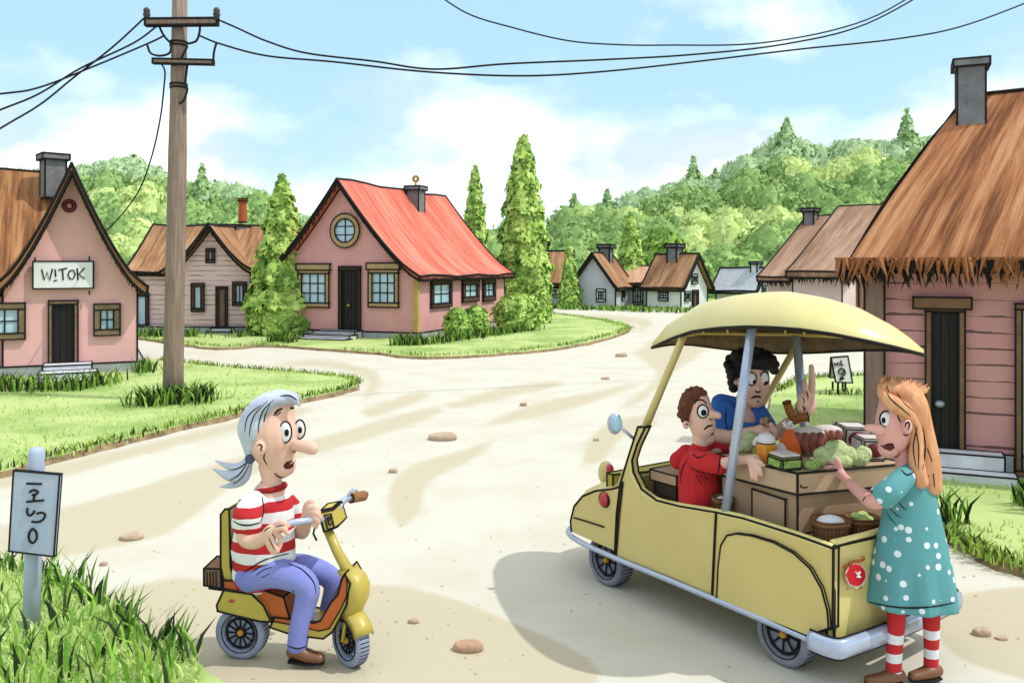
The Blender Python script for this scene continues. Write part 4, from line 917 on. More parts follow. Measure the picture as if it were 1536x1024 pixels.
# ================================================================= the yellow three-box cart
VP = Plane(G(1165, 1002), V((.573, -.82, 0))); WB = 1.05
va = lambda px, py, off=0.0: VP.at(px, py, off)
vp = VP.pt
M_yel = mat('cart_yellow', (230, 210, 134), .38, .05, 1.2, rgb2=(220, 199, 120), spec=.5)
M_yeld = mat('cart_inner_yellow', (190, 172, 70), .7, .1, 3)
M_chrome = mat('chrome_trim', (196, 208, 232), .22, .06, 5, metal=.35, spec=.6)
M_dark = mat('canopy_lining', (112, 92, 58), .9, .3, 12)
M_tyre = mat('tyre_grey', (140, 142, 156), .8, .15, 12, .3); M_tyreb = mat('tyre_blue_grey', (166, 178, 206), .75, .12, 10, .2)
M_orange = mat('orange_brown', (206, 104, 48), .6, .08, 4); M_redlamp = mat('red_lens', (206, 40, 60), .2, .1, 8, spec=.7); M_hub = mat('hub_gold', (224, 160, 52), .5, .1, 10)
M_black = mat('black_rubber', (34, 33, 36), .8, .2, 8)
cart = thing('market_cart', 'open yellow market cart with domed canopy, loaded with groceries', 'cart', vp(-.6, .5, 0))
def quad_prism(bm, pl, pxs, o0, o1, mi=0): P = [pl.at(x, y, o0) for x, y in pxs]; prism(bm, P, pl.v * (o1 - o0), mi); return P
def wheel(par, c, ax, r, w, tm, nsp=8, rimr=.62, ir=.006):
    ax = V(ax).normalized()
    bm = BM(); lathe(bm, c, ax, [(-w * .28, .001), (-w * .28, r * .2), (w * .22, r * .24), (w * .25, r * rimr), (w * .05, r * (rimr + .03)), (-w * .28, r * (rimr + .03))], 28)
    x = ax.cross(V((0, 0, 1))).normalized(); y = ax.cross(x)
    for k in range(nsp):
        a = 2 * math.pi * k / nsp; d = x * math.cos(a) + y * math.sin(a); tube(bm, [c + ax * w * .27 + d * r * .14, c + ax * w * .34 + d * r * rimr], r * .035, 5, 1)
    lathe(bm, c + ax * w * .30, ax, [(0, r * rimr * .86), (.008, r * rimr * .9), (.004, r * rimr * .98), (-.01, r * rimr * .98)], 28, 1, closed=True)
    wh = obj('wheel', bm, [tm, INK], par, smooth=False)
    bm = BM(); lathe(bm, c, ax, [(w * .30, r * .66), (w * .42, r * .74), (w * .5, r * .86), (w * .36, r * .985), (0, r), (-w * .36, r * .985), (-w * .5, r * .86), (-w * .42, r * .66), (0, r * .62)], 36, closed=True)
    for k in range(40):
        a = 2 * math.pi * k / 40; d = x * math.cos(a) + y * math.sin(a); tube(bm, [c + d * r * .982 - ax * w * .34, c + d * r * .999, c + d * r * .982 + ax * w * .34], ir * .55, 4, 1)
    lathe(bm, c + ax * w * .44, ax, [(0, r * .70), (.004, r * .71), (0, r * .735), (-.006, r * .72)], 32, 1, closed=True)
    obj('tyre', bm, [tm, INK], wh, smooth=True)
    bm = BM(); ball(bm, c + ax * w * .3, r * .13, r * .13, r * .13, sub=2); obj('hub', bm, [M_hub], wh, smooth=True)
    return wh
RW = .175
for a in (0.0, -1.476):
    for b in (.10, WB - .10): c = vp(a, b, RW); wheel(cart, c, -VP.v if b < .5 else VP.v, RW, .15, M_tyre)
# side panel with the entry cut-out, traced in its own plane
SIDE = [(922, 833), (1010, 868), (1100, 907), (1209, 953), (1249, 941), (1250, 822), (1197, 803), (1150, 788), (1115, 777), (1074, 768), (1020, 759), (985, 750), (962, 733), (950, 708), (948, 690), (955, 668), (968, 640), (957, 640), (941, 690), (930, 728), (925, 770)]
bm = BM(); quad_prism(bm, VP, SIDE, 0, .045); ink(bm, .008, 40)
side = obj('side_panel', bm, [M_yel, INK], cart)
bm = BM(); quad_prism(bm, VP, [(1075, 899), (1077, 850), (1081, 818), (1090, 803), (1104, 800), (1127, 803), (1160, 813), (1190, 829), (1215, 852), (1232, 882), (1241, 915), (1243, 942), (1210, 953), (1140, 925)], -.02, .0); ink(bm, .006, 40)
obj('rear_fender', bm, [M_yel, INK], cart)
bm = BM()
for pts in ([(1074, 769), (1071, 830), (1068, 894)], [(934, 722), (928, 770), (924, 832)]):
    tube(bm, [va(x, y, -.004) for x, y in pts], .008, 6)
    obj('panel_seam', bm, [INK], cart); bm = BM()
tube(bm, [va(861, 776, -.002), va(878, 781, -.004), va(906, 790, -.004)], .006, 6); obj('panel_seam', bm, [INK], cart)
bm = BM(); tube(bm, curve([va(x, y, .02) for x, y in SIDE[5:17]], 4), .024, 8); obj('entry_rim', bm, [mat('cart_light_yellow', (244, 230, 150), .4, .04, 2)], cart, smooth=True)
# nose: profile swept across the width, bulging forward
NOSE = [(926, 833), (850, 799), (848, 782), (854, 757), (868, 740), (890, 731), (917, 728), (936, 722), (932, 770)]
NP = [(VP.a_of(va(x, y)), va(x, y).z) for x, y in NOSE]
bm = BM(); RR = []
for j in range(13):
    f = j / 12; b = WB * f; e = math.sin(math.pi * f); k = 1 - .10 * (1 - min(e * 3, 1)) ** 2; c = (sum(p[0] for p in NP) / 9, sum(p[1] for p in NP) / 9)
    RR.append([bm.verts.new(vp(NP[-1][0] + (a - NP[-1][0]) * (k + (.20 * e)), b, c[1] + (z - c[1]) * k + (.035 * e if z > c[1] else 0))) for a, z in NP])
for A_2, B_2 in zip(RR, RR[1:]):
    for k in range(9): mface(bm, (A_2[k], A_2[(k + 1) % 9], B_2[(k + 1) % 9], B_2[k]))
mface(bm, RR[0][::-1]); mface(bm, RR[-1]); hood_edge = [v.co.copy() for v in RR[0]]
tube(bm, hood_edge[1:8], .008, 5, 1)
obj('hood', bm, [M_yel, INK], cart)
for (x, y, o, rx, ry) in ((907, 749, -.012, 8, 11.5),):
    bm = BM(); blob(bm, x, y, va(x, y, o).y, rx, ry, 6); lathe(bm, va(x, y, 0), VP.v, [(-.012, ry * .0044), (.01, ry * .0052)], 20, 1); obj('side_lamp', bm, [M_redlamp, INK], cart, smooth=True)
hp = va(909, 709, .40); bm = BM(); ball(bm, hp, .06, .08, .09); hl = obj('headlight', bm, [M_yel], cart, smooth=True)
bm = BM(); ball(bm, hp + V((.022, -.062, .038)), .030, .028, .045); obj('lens', bm, [M_redlamp], hl, smooth=True)
# far side, rear, floor, dash
bm = BM(); far_poly = [(-1.42, .26), (.34, .26), (.34, .76), (-.55, .78), (-.8, .83), (-1.0, .90), (-1.2, .955), (-1.42, .95)]
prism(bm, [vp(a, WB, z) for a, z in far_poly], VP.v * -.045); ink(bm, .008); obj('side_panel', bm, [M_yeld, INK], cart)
bm = BM(); tube(bm, [vp(a, WB - .03, z + .012) for a, z in far_poly[3:]], .02, 8); obj('far_side_rail', bm, [M_chrome], cart, smooth=True)
bm = BM()
for i in range(34): a = -1.4 + .62 * i / 33; tube(bm, [vp(a, WB - .056, .70), vp(a, WB - .056, min(.93, .93 - max(0, a + 1.15) * .3))], .008, 5)
tag(obj('ribbed_trim', bm, [mat('ribbed_trim', (200, 180, 96), .7, .1, 4)], cart), kind=None)
bm = BM(); prism(bm, [vp(.345, 0.02, .27), vp(.375, .3, .27), vp(.375, WB - .3, .27), vp(.345, WB - .02, .27), vp(.30, WB - .02, .27), vp(.30, .02, .27)], V((0, 0, .487))); ink(bm, .009, 60); obj('tailgate', bm, [mat('cart_pale_yellow', (244, 230, 156), .4, .06, 1.5, rgb2=(228, 208, 126)), INK], cart)
bm = BM(); tube(bm, [vp(.33, .03, .765), vp(.35, .3, .765), vp(.35, WB - .3, .765), vp(.33, WB - .03, .765)], .022, 8); obj('tailgate_rim', bm, [MATS['cart_light_yellow']], cart, smooth=True)
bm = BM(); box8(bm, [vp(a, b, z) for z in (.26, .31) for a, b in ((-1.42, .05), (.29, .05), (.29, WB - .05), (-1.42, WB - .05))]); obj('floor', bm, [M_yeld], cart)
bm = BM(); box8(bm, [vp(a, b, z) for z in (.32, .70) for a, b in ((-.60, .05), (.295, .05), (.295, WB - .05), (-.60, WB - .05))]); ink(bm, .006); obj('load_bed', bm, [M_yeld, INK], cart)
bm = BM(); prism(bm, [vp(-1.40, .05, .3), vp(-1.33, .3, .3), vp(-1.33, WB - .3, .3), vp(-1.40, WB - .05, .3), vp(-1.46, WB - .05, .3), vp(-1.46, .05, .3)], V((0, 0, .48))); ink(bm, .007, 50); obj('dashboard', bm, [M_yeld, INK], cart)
bm = BM(); box8(bm, [vp(a, b, z) for z in (.30, .56) for a, b in ((-1.08, .1), (-.66, .1), (-.66, .92), (-1.08, .92))]); ink(bm, .006); box8(bm, [vp(a, b, z) for z in (.562, .61) for a, b in ((-1.10, .08), (-.64, .08), (-.64, .94), (-1.10, .94))]); ink(bm, .006); obj('bench', bm, [mat('bench_brown', (132, 106, 86), .8, .1, 5), INK], cart)
# trim
bm = BM(); tube(bm, curve([va(1214, 958, -.012), va(1100, 910, -.016), va(1000, 868, -.016), va(922, 836, -.016), va(868, 811, -.012), vp(-1.90, .06, .27), vp(-2.02, .3, .275), vp(-2.05, .52, .28), vp(-2.02, .75, .275), vp(-1.88, 1.02, .27)], 4), .019, 8); obj('sill_strip', bm, [M_chrome], cart, smooth=True)
bm = BM(); zb = .265; BP = [(.26, -.065), (.40, -.05), (.425, .06), (.445, .5), (.425, 1.0), (.40, 1.12), (.28, 1.13)]
BPc = crom([tuple(map(float, p)) for p in BP], 4); rg = []
for i, (a, b) in enumerate(BPc):
    p = vp(a, b, zb); q0 = BPc[max(i - 1, 0)]; q1 = BPc[min(i + 1, len(BPc) - 1)]; t = (VP.u * (q1[0] - q0[0]) + VP.v * (q1[1] - q0[1])).normalized(); n = V((t.y, -t.x, 0))
    rg.append([bm.verts.new(p + n * x + V((0, 0, z))) for x, z in ((.0, -.055), (.022, -.04), (.03, 0), (.022, .04), (0, .055), (-.02, .04), (-.02, -.04))])
for A_2, B_2 in zip(rg, rg[1:]):
    for k in range(7): mface(bm, (A_2[k], A_2[(k + 1) % 7], B_2[(k + 1) % 7], B_2[k]))
mface(bm, rg[0][::-1]); mface(bm, rg[-1]); 
for k in (0, 4): tube(bm, [r_[k].co.copy() for r_ in rg], .006, 5, 1)
obj('bumper', bm, [M_chrome, INK], cart, smooth=True)
# mirror
bm = BM(); m0 = va(922, 635, -.06); ball(bm, m0, .05, .03, .072); mr = obj('mirror', bm, [M_chrome], cart, smooth=True)
bm = BM(); tube(bm, [va(930, 640, -.05), va(950, 657, .02)], .011, 8); obj('stalk', bm, [M_chrome], mr, smooth=True)
bm = BM(); ball(bm, m0 + V((.016, -.022, 0)), .032, .013, .052); obj('mirror_glass', bm, [mat('mirror_glass', (176, 226, 246), .08, .05, 3, spec=.8)], mr, smooth=True)
# canopy
NR = [(978, 519), (1008, 505), (1040, 494), (1080, 489), (1120, 487), (1160, 488), (1200, 491), (1250, 498), (1300, 508), (1345, 518), (1386, 529)]
CR = [(978, 517), (1000, 489), (1050, 458), (1100, 447), (1140, 443), (1180, 441), (1240, 450), (1290, 464), (1340, 490), (1365, 508), (1386, 527)]
def yat(T, px):
    for (x0, y0), (x1, y1) in zip(T, T[1:]):
        if x0 <= px <= x1: return y0 + (y1 - y0) * (px - x0) / (x1 - x0)
    return T[-1][1]
def canopy_pt(px, t, drop=0.0, clear=1.0):
    s = (px - 978) / 408; w = max(math.sin(math.pi * min(max(s, 0), 1)), 0) ** .6
    n = va(px, yat(NR, px), .5 - .56 * w); f = va(px, yat(NR, px) + (527 - yat(NR, px)) * w, .5 + .62 * w); c = va(px, yat(CR, px), .42)
    p = n.lerp(f, t); zl = n.z + (f.z - n.z) * .42
    p.z += max(c.z - zl, 0) * (1 - abs((t - .42) / (.42 if t < .42 else .58)) ** 2.6) - drop; return p
bm = BM(); sx = [978 + 408 * (.5 - .5 * math.cos(math.pi * i / 40)) for i in range(41)]; top = []; low = []
for x in sx:
    top.append([bm.verts.new(canopy_pt(x, j / 16)) for j in range(17)]); low.append([bm.verts.new(canopy_pt(x, j / 16, .022) if 0 < j < 16 else canopy_pt(x, j / 16, .018)) for j in range(17)])
for i in range(40):
    for j in range(16):
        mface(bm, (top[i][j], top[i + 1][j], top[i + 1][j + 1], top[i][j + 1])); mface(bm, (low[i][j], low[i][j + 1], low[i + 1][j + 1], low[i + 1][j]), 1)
    mface(bm, (top[i][0], low[i][0], low[i + 1][0], top[i + 1][0])); mface(bm, (top[i][16], top[i + 1][16], low[i + 1][16], low[i][16]))
bmesh.ops.remove_doubles(bm, verts=bm.verts, dist=1e-4)
tube(bm, [canopy_pt(x, 0, .012) for x in sx], .011, 6, 2); tube(bm, [canopy_pt(x, 1, .012) for x in sx], .010, 6, 2)
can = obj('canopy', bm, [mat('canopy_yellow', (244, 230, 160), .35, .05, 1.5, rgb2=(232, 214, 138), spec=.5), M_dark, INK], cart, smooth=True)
bm = BM(); M_batten = mat('batten', (236, 214, 120), .8, .15, 8)
for t in (.16, .30, .44, .58, .72, .86): tube(bm, [canopy_pt(x, t, .04) for x in sx[6:-6]], .011, 5)
for x in range(1010, 1370, 40): tube(bm, [canopy_pt(x + 8 * math.sin(x), j / 12, .056) for j in range(3, 11)], .008, 5)
tag(obj('roof_batten', bm, [M_batten], can), kind='stuff')
def pillar(p, q, r, m, nm): bm = BM(); tube(bm, [p, p.lerp(q, .5), q], r, 12); obj(nm, bm, m, cart, smooth=True)
pillar(va(931, 726, .02), canopy_pt(1037, .16, .03), .026, [M_yel], 'windscreen_pillar'); pillar(va(937, 726, .05), canopy_pt(1042, .18, .03), .009, [INK], 'pillar_seal')
pillar(va(1088, 772, .03), canopy_pt(1129, .07, .065), .028, [M_chrome], 'roof_post'); pillar(vp(-.50, .97, .66), canopy_pt(1195, .86, .05), .030, [M_chrome], 'roof_post')
pillar(va(1108, 668, .98), canopy_pt(1199, .9, .04), .022, [M_yel], 'roof_strut'); 
# roundel and lettering on the tailgate
RP = Plane(vp(.377, 0, 0), VP.v); rq = lambda x, y, o=-.006: RP.at(1220 + x / 10.24, 800 + y / 10.24, o)
bm = BM(); prism(bm, [rq(650 + 158 * math.cos(a * .2618) * (1 + .06 * math.sin(a * 3.1)), 640 + 190 * math.sin(a * .2618) * (1 + .05 * math.cos(a * 2.2)), -.002) for a in range(24)], VP.u * .004); em = obj('emblem', bm, [mat('emblem_pink', (250, 214, 206), .5, .04, 5)], cart)
bm = BM(); prism(bm, [rq(650 + 138 * math.cos(a * .2618) * (1 + .07 * math.sin(a * 1.7)), 632 + 166 * math.sin(a * .2618), -.006) for a in range(24)], VP.u * .004); obj('red_disc', bm, [mat('emblem_red', (214, 26, 36), .5, .05, 5)], em)
bm = BM()
for st in ([(650, 590), (672, 612), (690, 640), (722, 664)], [(718, 584), (700, 606), (672, 664)], [(668, 664), (726, 664)], [(702, 588), (716, 610)]): tube(bm, [rq(x, y, -.013) for x, y in st], .0042, 5)
obj('white_mark', bm, [MATS['sign_white']], em)
bm = BM()
for st in ([(500, 470), (462, 486), (456, 520), (480, 548), (512, 530), (520, 500), (500, 472)], [(474, 512), (506, 504)], [(538, 444), (546, 500), (566, 496), (572, 440)], [(572, 440), (580, 490)], [(548, 424), (550, 428)], [(566, 418), (568, 424)],
           [(612, 400), (600, 440), (606, 474)], [(592, 440), (622, 430)], [(652, 404), (634, 412), (640, 428), (656, 440), (640, 456)], [(668, 396), (676, 440), (690, 440)], [(660, 414), (690, 404)], [(694, 424), (716, 410), (708, 396), (694, 410), (700, 434), (722, 428)],
           [(748, 390), (734, 402), (740, 424), (762, 418), (764, 392), (748, 388)], [(758, 350), (768, 396), (778, 414)], [(752, 352), (778, 348), (790, 368), (784, 404)]):
    tube(bm, [rq(x, y, -.007) for x, y in st], .0028, 5)
obj('lettering', bm, [mat('letter_rust', (190, 66, 30), .6)], em)
for st in ([(520, 836), (540, 846), (524, 862)], [(712, 842), (744, 816), (728, 846)]): bm = BM(); tube(bm, [rq(x, y, -.007) for x, y in st], .0028, 5); obj('rust_mark', bm, [MATS['letter_rust']], em)
# ---------------------------------------------------------------- counter box and groceries
M_card = mat('counter_brown', (190, 160, 130), .85, .07, 2, .1, rgb2=(178, 146, 116))
c0 = vp(0, .18, 0); rd = V((.95, .31, 0)).normalized()
def cbox(bm, z0, z1, g=0.0):
    a = c0 - rd * g + VP.u * g; b = c0 + rd * (.72 + g) + VP.u * g; c = c0 + rd * (.72 + g) - VP.u * (.52 + g); d = c0 - rd * g - VP.u * (.55 + g)
    box8(bm, [p + V((0, 0, z)) for z in (z0, z1) for p in (a, b, c, d)])
ct = thing('counter', 'brown panelled counter box standing in the cart bed under the groceries', 'counter', c0 + rd * .36 - VP.u * .27 + V((0, 0, .70)))
bm = BM(); cbox(bm, .704, .93); ink(bm, .007); obj('cabinet', bm, [M_card, INK], ct)
bm = BM(); cbox(bm, .93, 1.05, .022); ink(bm, .008); obj('tray', bm, [mat('tray_brown', (206, 176, 142), .85, .06, 2, .1), INK], ct)
cp_ = Plane(c0, VP.u); bm = BM(); quad_prism(bm, cp_, [(1128, 733), (1178, 749), (1178, 803), (1128, 786)], -.012, .006); ink(bm, .006); obj('side_door', bm, [M_card, INK], ct)
bm = BM(); tube(bm, curve([V(p) for p in [tuple(Plane(c0 + VP.u * .022, rd).at(x, y, -.003)) for x, y in ((1201, 727), (1202, 730), (1207, 731), (1211, 730))]], 3), .004, 5); obj('handle_mark', bm, [INK], ct)
ZT = 1.052; gz = lambda px, py: G(px, py, ZT)
M_glassj = mat('orange_jam', (246, 170, 52), .2, .1, 4, rgb2=(232, 130, 30), spec=.6)
def lidded(px, py, r, h, m, lab):
    p = gz(px, py); k = p.y / F; t = thing('jar', lab, 'jar', p); bm = BM(); lathe(bm, p, (0, 0, 1), [(0, r * k * .9), (.008, r * k), (h * k * .62, r * k), (h * k * .7, r * k * .8)], 20); ink(bm, .004, 60); obj('glass', bm, [m, INK], t, smooth=False)
    bm = BM(); lathe(bm, p + V((0, 0, h * k * .69)), (0, 0, 1), [(0, r * k * .84), (.02, r * k * .9), (.05, r * k * .6), (.058, .01)], 20); ink(bm, .004, 60); obj('lid', bm, [MATS['sign_white'], INK], t)
lidded(1149, 691, 15.5, 40, M_glassj, 'jar of orange jam with a white cap on the counter edge')
p = gz(1183, 684); k = p.y / F; t = thing('bag', 'pointed orange bag tied at the top behind the jam jar', 'bag', p); bm = BM(); lathe(bm, p, (0, 0, 1), [(0, 15 * k), (6 * k, 19 * k), (24 * k, 14 * k), (38 * k, 5 * k), (42 * k, 3 * k)], 12)
for v in bm.verts: v.co += V((noise.noise(v.co * 23), noise.noise(v.co * 19 + V((3, 1, 2))), 0)) * .012
ink(bm, .003, 60); obj('pouch', bm, [mat('bag_orange', (238, 110, 34), .6, .1, 6), INK], t)
bm = BM()
for a in range(7): tube(bm, [p + V((0, 0, 40 * k)), p + V((math.cos(a * .9) * 8 * k, math.sin(a * .9) * 8 * k, (47 + 4 * (a % 2)) * k))], [.008, .013], 5)
obj('paper_frill', bm, [MATS['sign_white']], t)
M_meat = mat('meat', (176, 110, 96), .5, .3, 16, .2, rgb2=(120, 58, 52)); M_pale = mat('pale_wrap', (240, 228, 222), .6, .06, 6)
for px, py, s, lab in ((1212, 682, 1.25, 'bundle of pink sausages in pale wrapping behind the green loaf'), (1240, 676, 1.15, 'smaller bundle of sausages left of the big lettuce')):
    p = gz(px, py); k = p.y / F * s; t = thing('sausage_bundle', lab, 'sausages', p); bm = BM()
    for i in range(4): x = (-14 + 9 * i) * k; tube(bm, curve([p + V((x, -.03, 6 * k)), p + V((x - 3 * k, -.045, 16 * k)), p + V((x + 2 * k, -.035, 27 * k))], 4), [5 * k] * 4 + [5.5 * k] * 4 + [4 * k], 10)
    obj('sausages', bm, [M_meat], t, smooth=True)
    bm = BM(); ball(bm, p + V((0, .01, 26 * k)), 21 * k, .05, 8 * k); ball(bm, p + V((0, .02, 10 * k)), 19 * k, .04, 12 * k); obj('wrapping', bm, [M_pale], t, smooth=True)
M_herb = mat('herb_green', (172, 204, 112), .9, .3, 26, .6, rgb2=(118, 158, 70), thresh=(.45, .6)); M_lett = mat('lettuce', (222, 238, 176), .85, .2, 22, .7, rgb2=(160, 194, 106), thresh=(.47, .66))
p = gz(1190, 706); k = p.y / F; t = thing('loaf', 'square green speckled loaf with a pale top at the counter corner', 'loaf', p); bm = BM(); R3 = Matrix.Rotation(math.radians(18), 3, 'Z')
box8(bm, [p + R3 @ V((x * k, y * k, z * k)) for z in (0, 19) for x, y in ((-19, 2), (19, 2), (19, 40), (-19, 40))]); bmesh.ops.bevel(bm, geom=bm.edges[:], offset=.012, segments=2, affect='EDGES'); ink(bm, .0035, 60); obj('crumb', bm, [M_herb, INK], t)
bm = BM(); box8(bm, [p + R3 @ V((x * k, y * k, z * k)) for z in (19, 23) for x, y in ((-17, 4), (17, 4), (17, 38), (-17, 38))]); bmesh.ops.bevel(bm, geom=bm.edges[:], offset=.006, segments=2, affect='EDGES'); obj('icing', bm, [M_pale], t)
def lumpy(name, lab, cat, px, py, balls, m, amp=.012, fr=26):
    p = gz(px, py); k = p.y / F; bm = BM()
    for x, y, z, r in balls: ball(bm, p + V((x * k, y * k, z * k)), r * k, r * k * .9, r * k * .95, sub=3)
    o = obj(name, bm, [m, INK], base=p); tag(o, lab, cat); fuse(o, .006, 2)
    for v in o.data.vertices: v.co += v.co.normalized() * amp * noise.noise((v.co + p) * fr)
    return o
lumpy('lettuce', 'big frilly pale green lettuce in the middle of the counter', 'lettuce', 1258, 702, [(-14, 20, 13, 16), (4, 22, 19, 20), (22, 20, 13, 16), (-24, 14, 7, 11), (0, 8, 8, 13), (12, 6, 6, 10)], M_lett)
lumpy('lettuce', 'smaller lettuce at the right, next to the dark meat packs', 'lettuce', 1293, 700, [(0, 12, 11, 15), (8, 14, 17, 13), (-4, 10, 7, 11)], M_lett)
lumpy('herb_bunch', 'small dark green herb bunch between the green loaf and the big lettuce', 'herbs', 1221, 705, [(-6, 8, 6, 8), (5, 9, 8, 9), (0, 4, 4, 7)], M_herb)
lidded(1137, 686, 9, 25, M_herb, 'small jar of green relish at the left end of the counter')
lumpy('cabbage', 'light green cabbage leaf heap left of the jam jar', 'cabbage', 1124, 680, [(0, 16, 9, 13), (8, 20, 18, 12), (-9, 14, 6, 11)], M_lett)
for px, py, s, lab in ((1288, 678, 1.35, 'dark red meat pack in white paper behind the lettuces'), (1314, 693, 1.25, 'dark red meat pack at the right end of the counter')):
    p = gz(px, py); k = p.y / F * s; t = thing('meat_pack', lab, 'meat pack', p); bm = BM(); box8(bm, [p + V((x * k + z * .1 * k, y * k, z * k)) for z in (0, 26) for x, y in ((-15, 8), (15, 3), (15, 40), (-15, 45))]); bmesh.ops.bevel(bm, geom=bm.edges[:], offset=.014, segments=2, affect='EDGES'); ink(bm, .003, 70); obj('paper', bm, [M_pale, INK], t)
    bm = BM(); ball(bm, p + V((2 * k, 6 * k, 13 * k)), 11 * k, 5 * k, 9 * k); obj('cut_meat', bm, [mat('dark_meat', (122, 44, 50), .5, .2, 18, .2)], t, smooth=True)
for px, py, s, lab in ((1166, 690, 1.0, 'crumpled white paper parcel between the jam jar and the green loaf'), (1262, 672, 1.2, 'white paper parcel at the back of the heap above the big lettuce')):
    p = gz(px, py); k = p.y / F * s; bm = BM(); ball(bm, p + V((0, 8 * k, 9 * k)), 14 * k, 10 * k, 11 * k, sub=3)
    for v in bm.verts: v.co += (v.co - p) * .35 * noise.cell(v.co * 22); v.co.z = max(v.co.z, ZT)
    tag(obj('paper_parcel', bm, [M_pale], base=p), lab, 'parcel')
cr = thing('crate', 'brown slatted crate on the bench behind the boy in red', 'crate', vp(-.98, .28, .612))
bm = BM(); box8(bm, [vp(a, b, z) for z in (.612, .80) for a, b in ((-1.07, .12), (-.87, .12), (-.87, .46), (-1.07, .46))]); ink(bm, .006); obj('crate_box', bm, [mat('crate_dark', (74, 60, 50), .85, .2, 8), INK], cr)
bm = BM(); box8(bm, [vp(a, b, z) for z in (.802, .87) for a, b in ((-1.09, .10), (-.85, .10), (-.85, .48), (-1.09, .48))]); ink(bm, .006); obj('lid', bm, [M_card, INK], cr)
M_wick = mat('wicker', (176, 126, 86), .8, .2, 18, .5, rgb2=(140, 94, 60)); M_wickd = mat('wicker_dark', (112, 72, 46), .8, .2, 16)
def basket(p, rx, ry, h, lab, fill, ang=0, fillm=None):
    t = thing('basket', lab, 'basket', p); bm = BM(); n = 28; R4 = Matrix.Rotation(ang, 3, 'Z')
    pt = lambda a, k, z: p + R4 @ V((rx * k * math.cos(a), ry * k * math.sin(a), z))
    sq_ = lambda a: 1 / max(abs(math.cos(a)), abs(math.sin(a))) ** .35
    for z0, z1, k0, k1 in ((0, h * .78, .84, .97), (h * .78, h, 1.0, 1.04)):
        A = [bm.verts.new(pt(6.2832 * i / n, k0 * sq_(6.2832 * i / n), z0)) for i in range(n)]; B_ = [bm.verts.new(pt(6.2832 * i / n, k1 * sq_(6.2832 * i / n), z1)) for i in range(n)]; Cc = [bm.verts.new(pt(6.2832 * i / n, k1 * .9 * sq_(6.2832 * i / n), z1)) for i in range(n)]; D_ = [bm.verts.new(pt(6.2832 * i / n, k0 * .88 * sq_(6.2832 * i / n), z0 + .004)) for i in range(n)]
        for i in range(n):
            j = (i + 1) % n; mface(bm, (A[i], A[j], B_[j], B_[i])); mface(bm, (B_[i], B_[j], Cc[j], Cc[i])); mface(bm, (Cc[i], Cc[j], D_[j], D_[i]))
        if z0 == 0: mface(bm, D_)
    for i in range(30): a = 6.2832 * (i + .5) / 30; tube(bm, [pt(a, .86 * sq_(a), .01), pt(a, .975 * sq_(a), h * .72)], .0035, 4, 1)
    for z, k1 in ((h * .78, 1.0), (h, 1.035)): tube(bm, [pt(6.2832 * i / n, k1 * sq_(6.2832 * i / n), z) for i in range(n)], .006, 5, 1, closed=True)
    obj('wickerwork', bm, [M_wick, M_wickd], t)
    bm = BM()
    for x, y, z, r in fill: ball(bm, p + R4 @ V((x * rx, y * ry, h * .8 + z)), r * rx, r * ry, r * rx * .6, sub=3)
    o = obj('contents', bm, [fillm], t); fuse(o, .008, 2)
bk = lambda px, d: V(((px - CX) / F * d, d, .702))
M_cloth = mat('white_cloth', (246, 248, 252), .8, .05, 5, .1)
basket(bk(1246, 4.72), .098, .085, .125, 'left wicker basket filled with white cloth on the cart tail', [(0, 0, 0, .82), (-.2, .1, .015, .5)], .2, M_cloth)
basket(bk(1293, 4.80), .088, .08, .115, 'right wicker basket of green vegetables on the cart tail', [(0, 0, -.01, .75), (-.45, 0, .03, .36), (.1, .1, .035, .34), (.5, 0, .01, .3)], .2, mat('veg_green', (196, 222, 130), .7, .15, 9))
basket(VP.pt(-.50, .13, .702), .06, .06, .11, 'small wicker basket beside the near roof post', [(0, 0, 0, .7)], .1, M_cloth)
basket(gz(1330, 690) + V((0, .06, 0)), .05, .045, .05, 'little dark basket at the far right of the counter', [(0, 0, -.01, .6)], 0, M_wickd)
# ================================================================= scooter
SP = Plane(G(370, 985), G(540, 998) - G(370, 985)); sa = SP.at
zx = lambda x, y: (260 + x / 2.225, 560 + y / 2.225)
sz = lambda x, y, o=0.0: sa(*zx(x, y), o)
M_sy = mat('scooter_yellow', (212, 192, 92), .38, .06, 2, rgb2=(196, 174, 74), spec=.5)
sc_ = thing('scooter', 'small yellow and orange seated scooter with chrome handlebar ridden by a woman', 'scooter', SP.p + SP.u * .33)
RWs = .148; c = sz(232, 862, .0); c.z = RWs; wheel(sc_, c, -SP.v, RWs, .10, M_tyreb, 12, .58, .005); c_r = c
c = sz(592, 884, .0); c.z = RWs * .98; sd_ = Matrix.Rotation(math.radians(-38), 3, 'Z') @ -SP.v; wheel(sc_, c, sd_, RWs * .98, .085, M_tyreb, 12, .5, .005); c_f = c
fd = V((-sd_.y, sd_.x, 0))
if fd.x < 0: fd = -fd
def szprism(pts, o0, o1, m, nm, ir=.006, bev=.012, par=None):
    bm = BM(); P = [sz(x, y, o0) for x, y in pts]; prism(bm, P, SP.v * (o1 - o0))
    if bev: bmesh.ops.bevel(bm, geom=bm.edges[:], offset=bev, segments=2, affect='EDGES', clamp_overlap=True)
    if ir: ink(bm, ir, 50)
    return obj(nm, bm, [m, INK], par or sc_)
szprism([(168, 722), (262, 736), (300, 772), (326, 828), (288, 826), (148, 792), (145, 772)], -.10, .12, M_sy, 'tail_fairing', bev=.0)
bm = BM(); ball(bm, sz(195, 758, -.102), .018, .006, .009); obj('tail_light', bm, [M_redlamp], sc_, smooth=True)
szprism([(166, 690), (215, 692), (300, 722), (368, 746), (392, 832), (332, 824), (300, 768), (262, 732), (168, 718)], -.08, .11, M_orange, 'seat_base', bev=0)
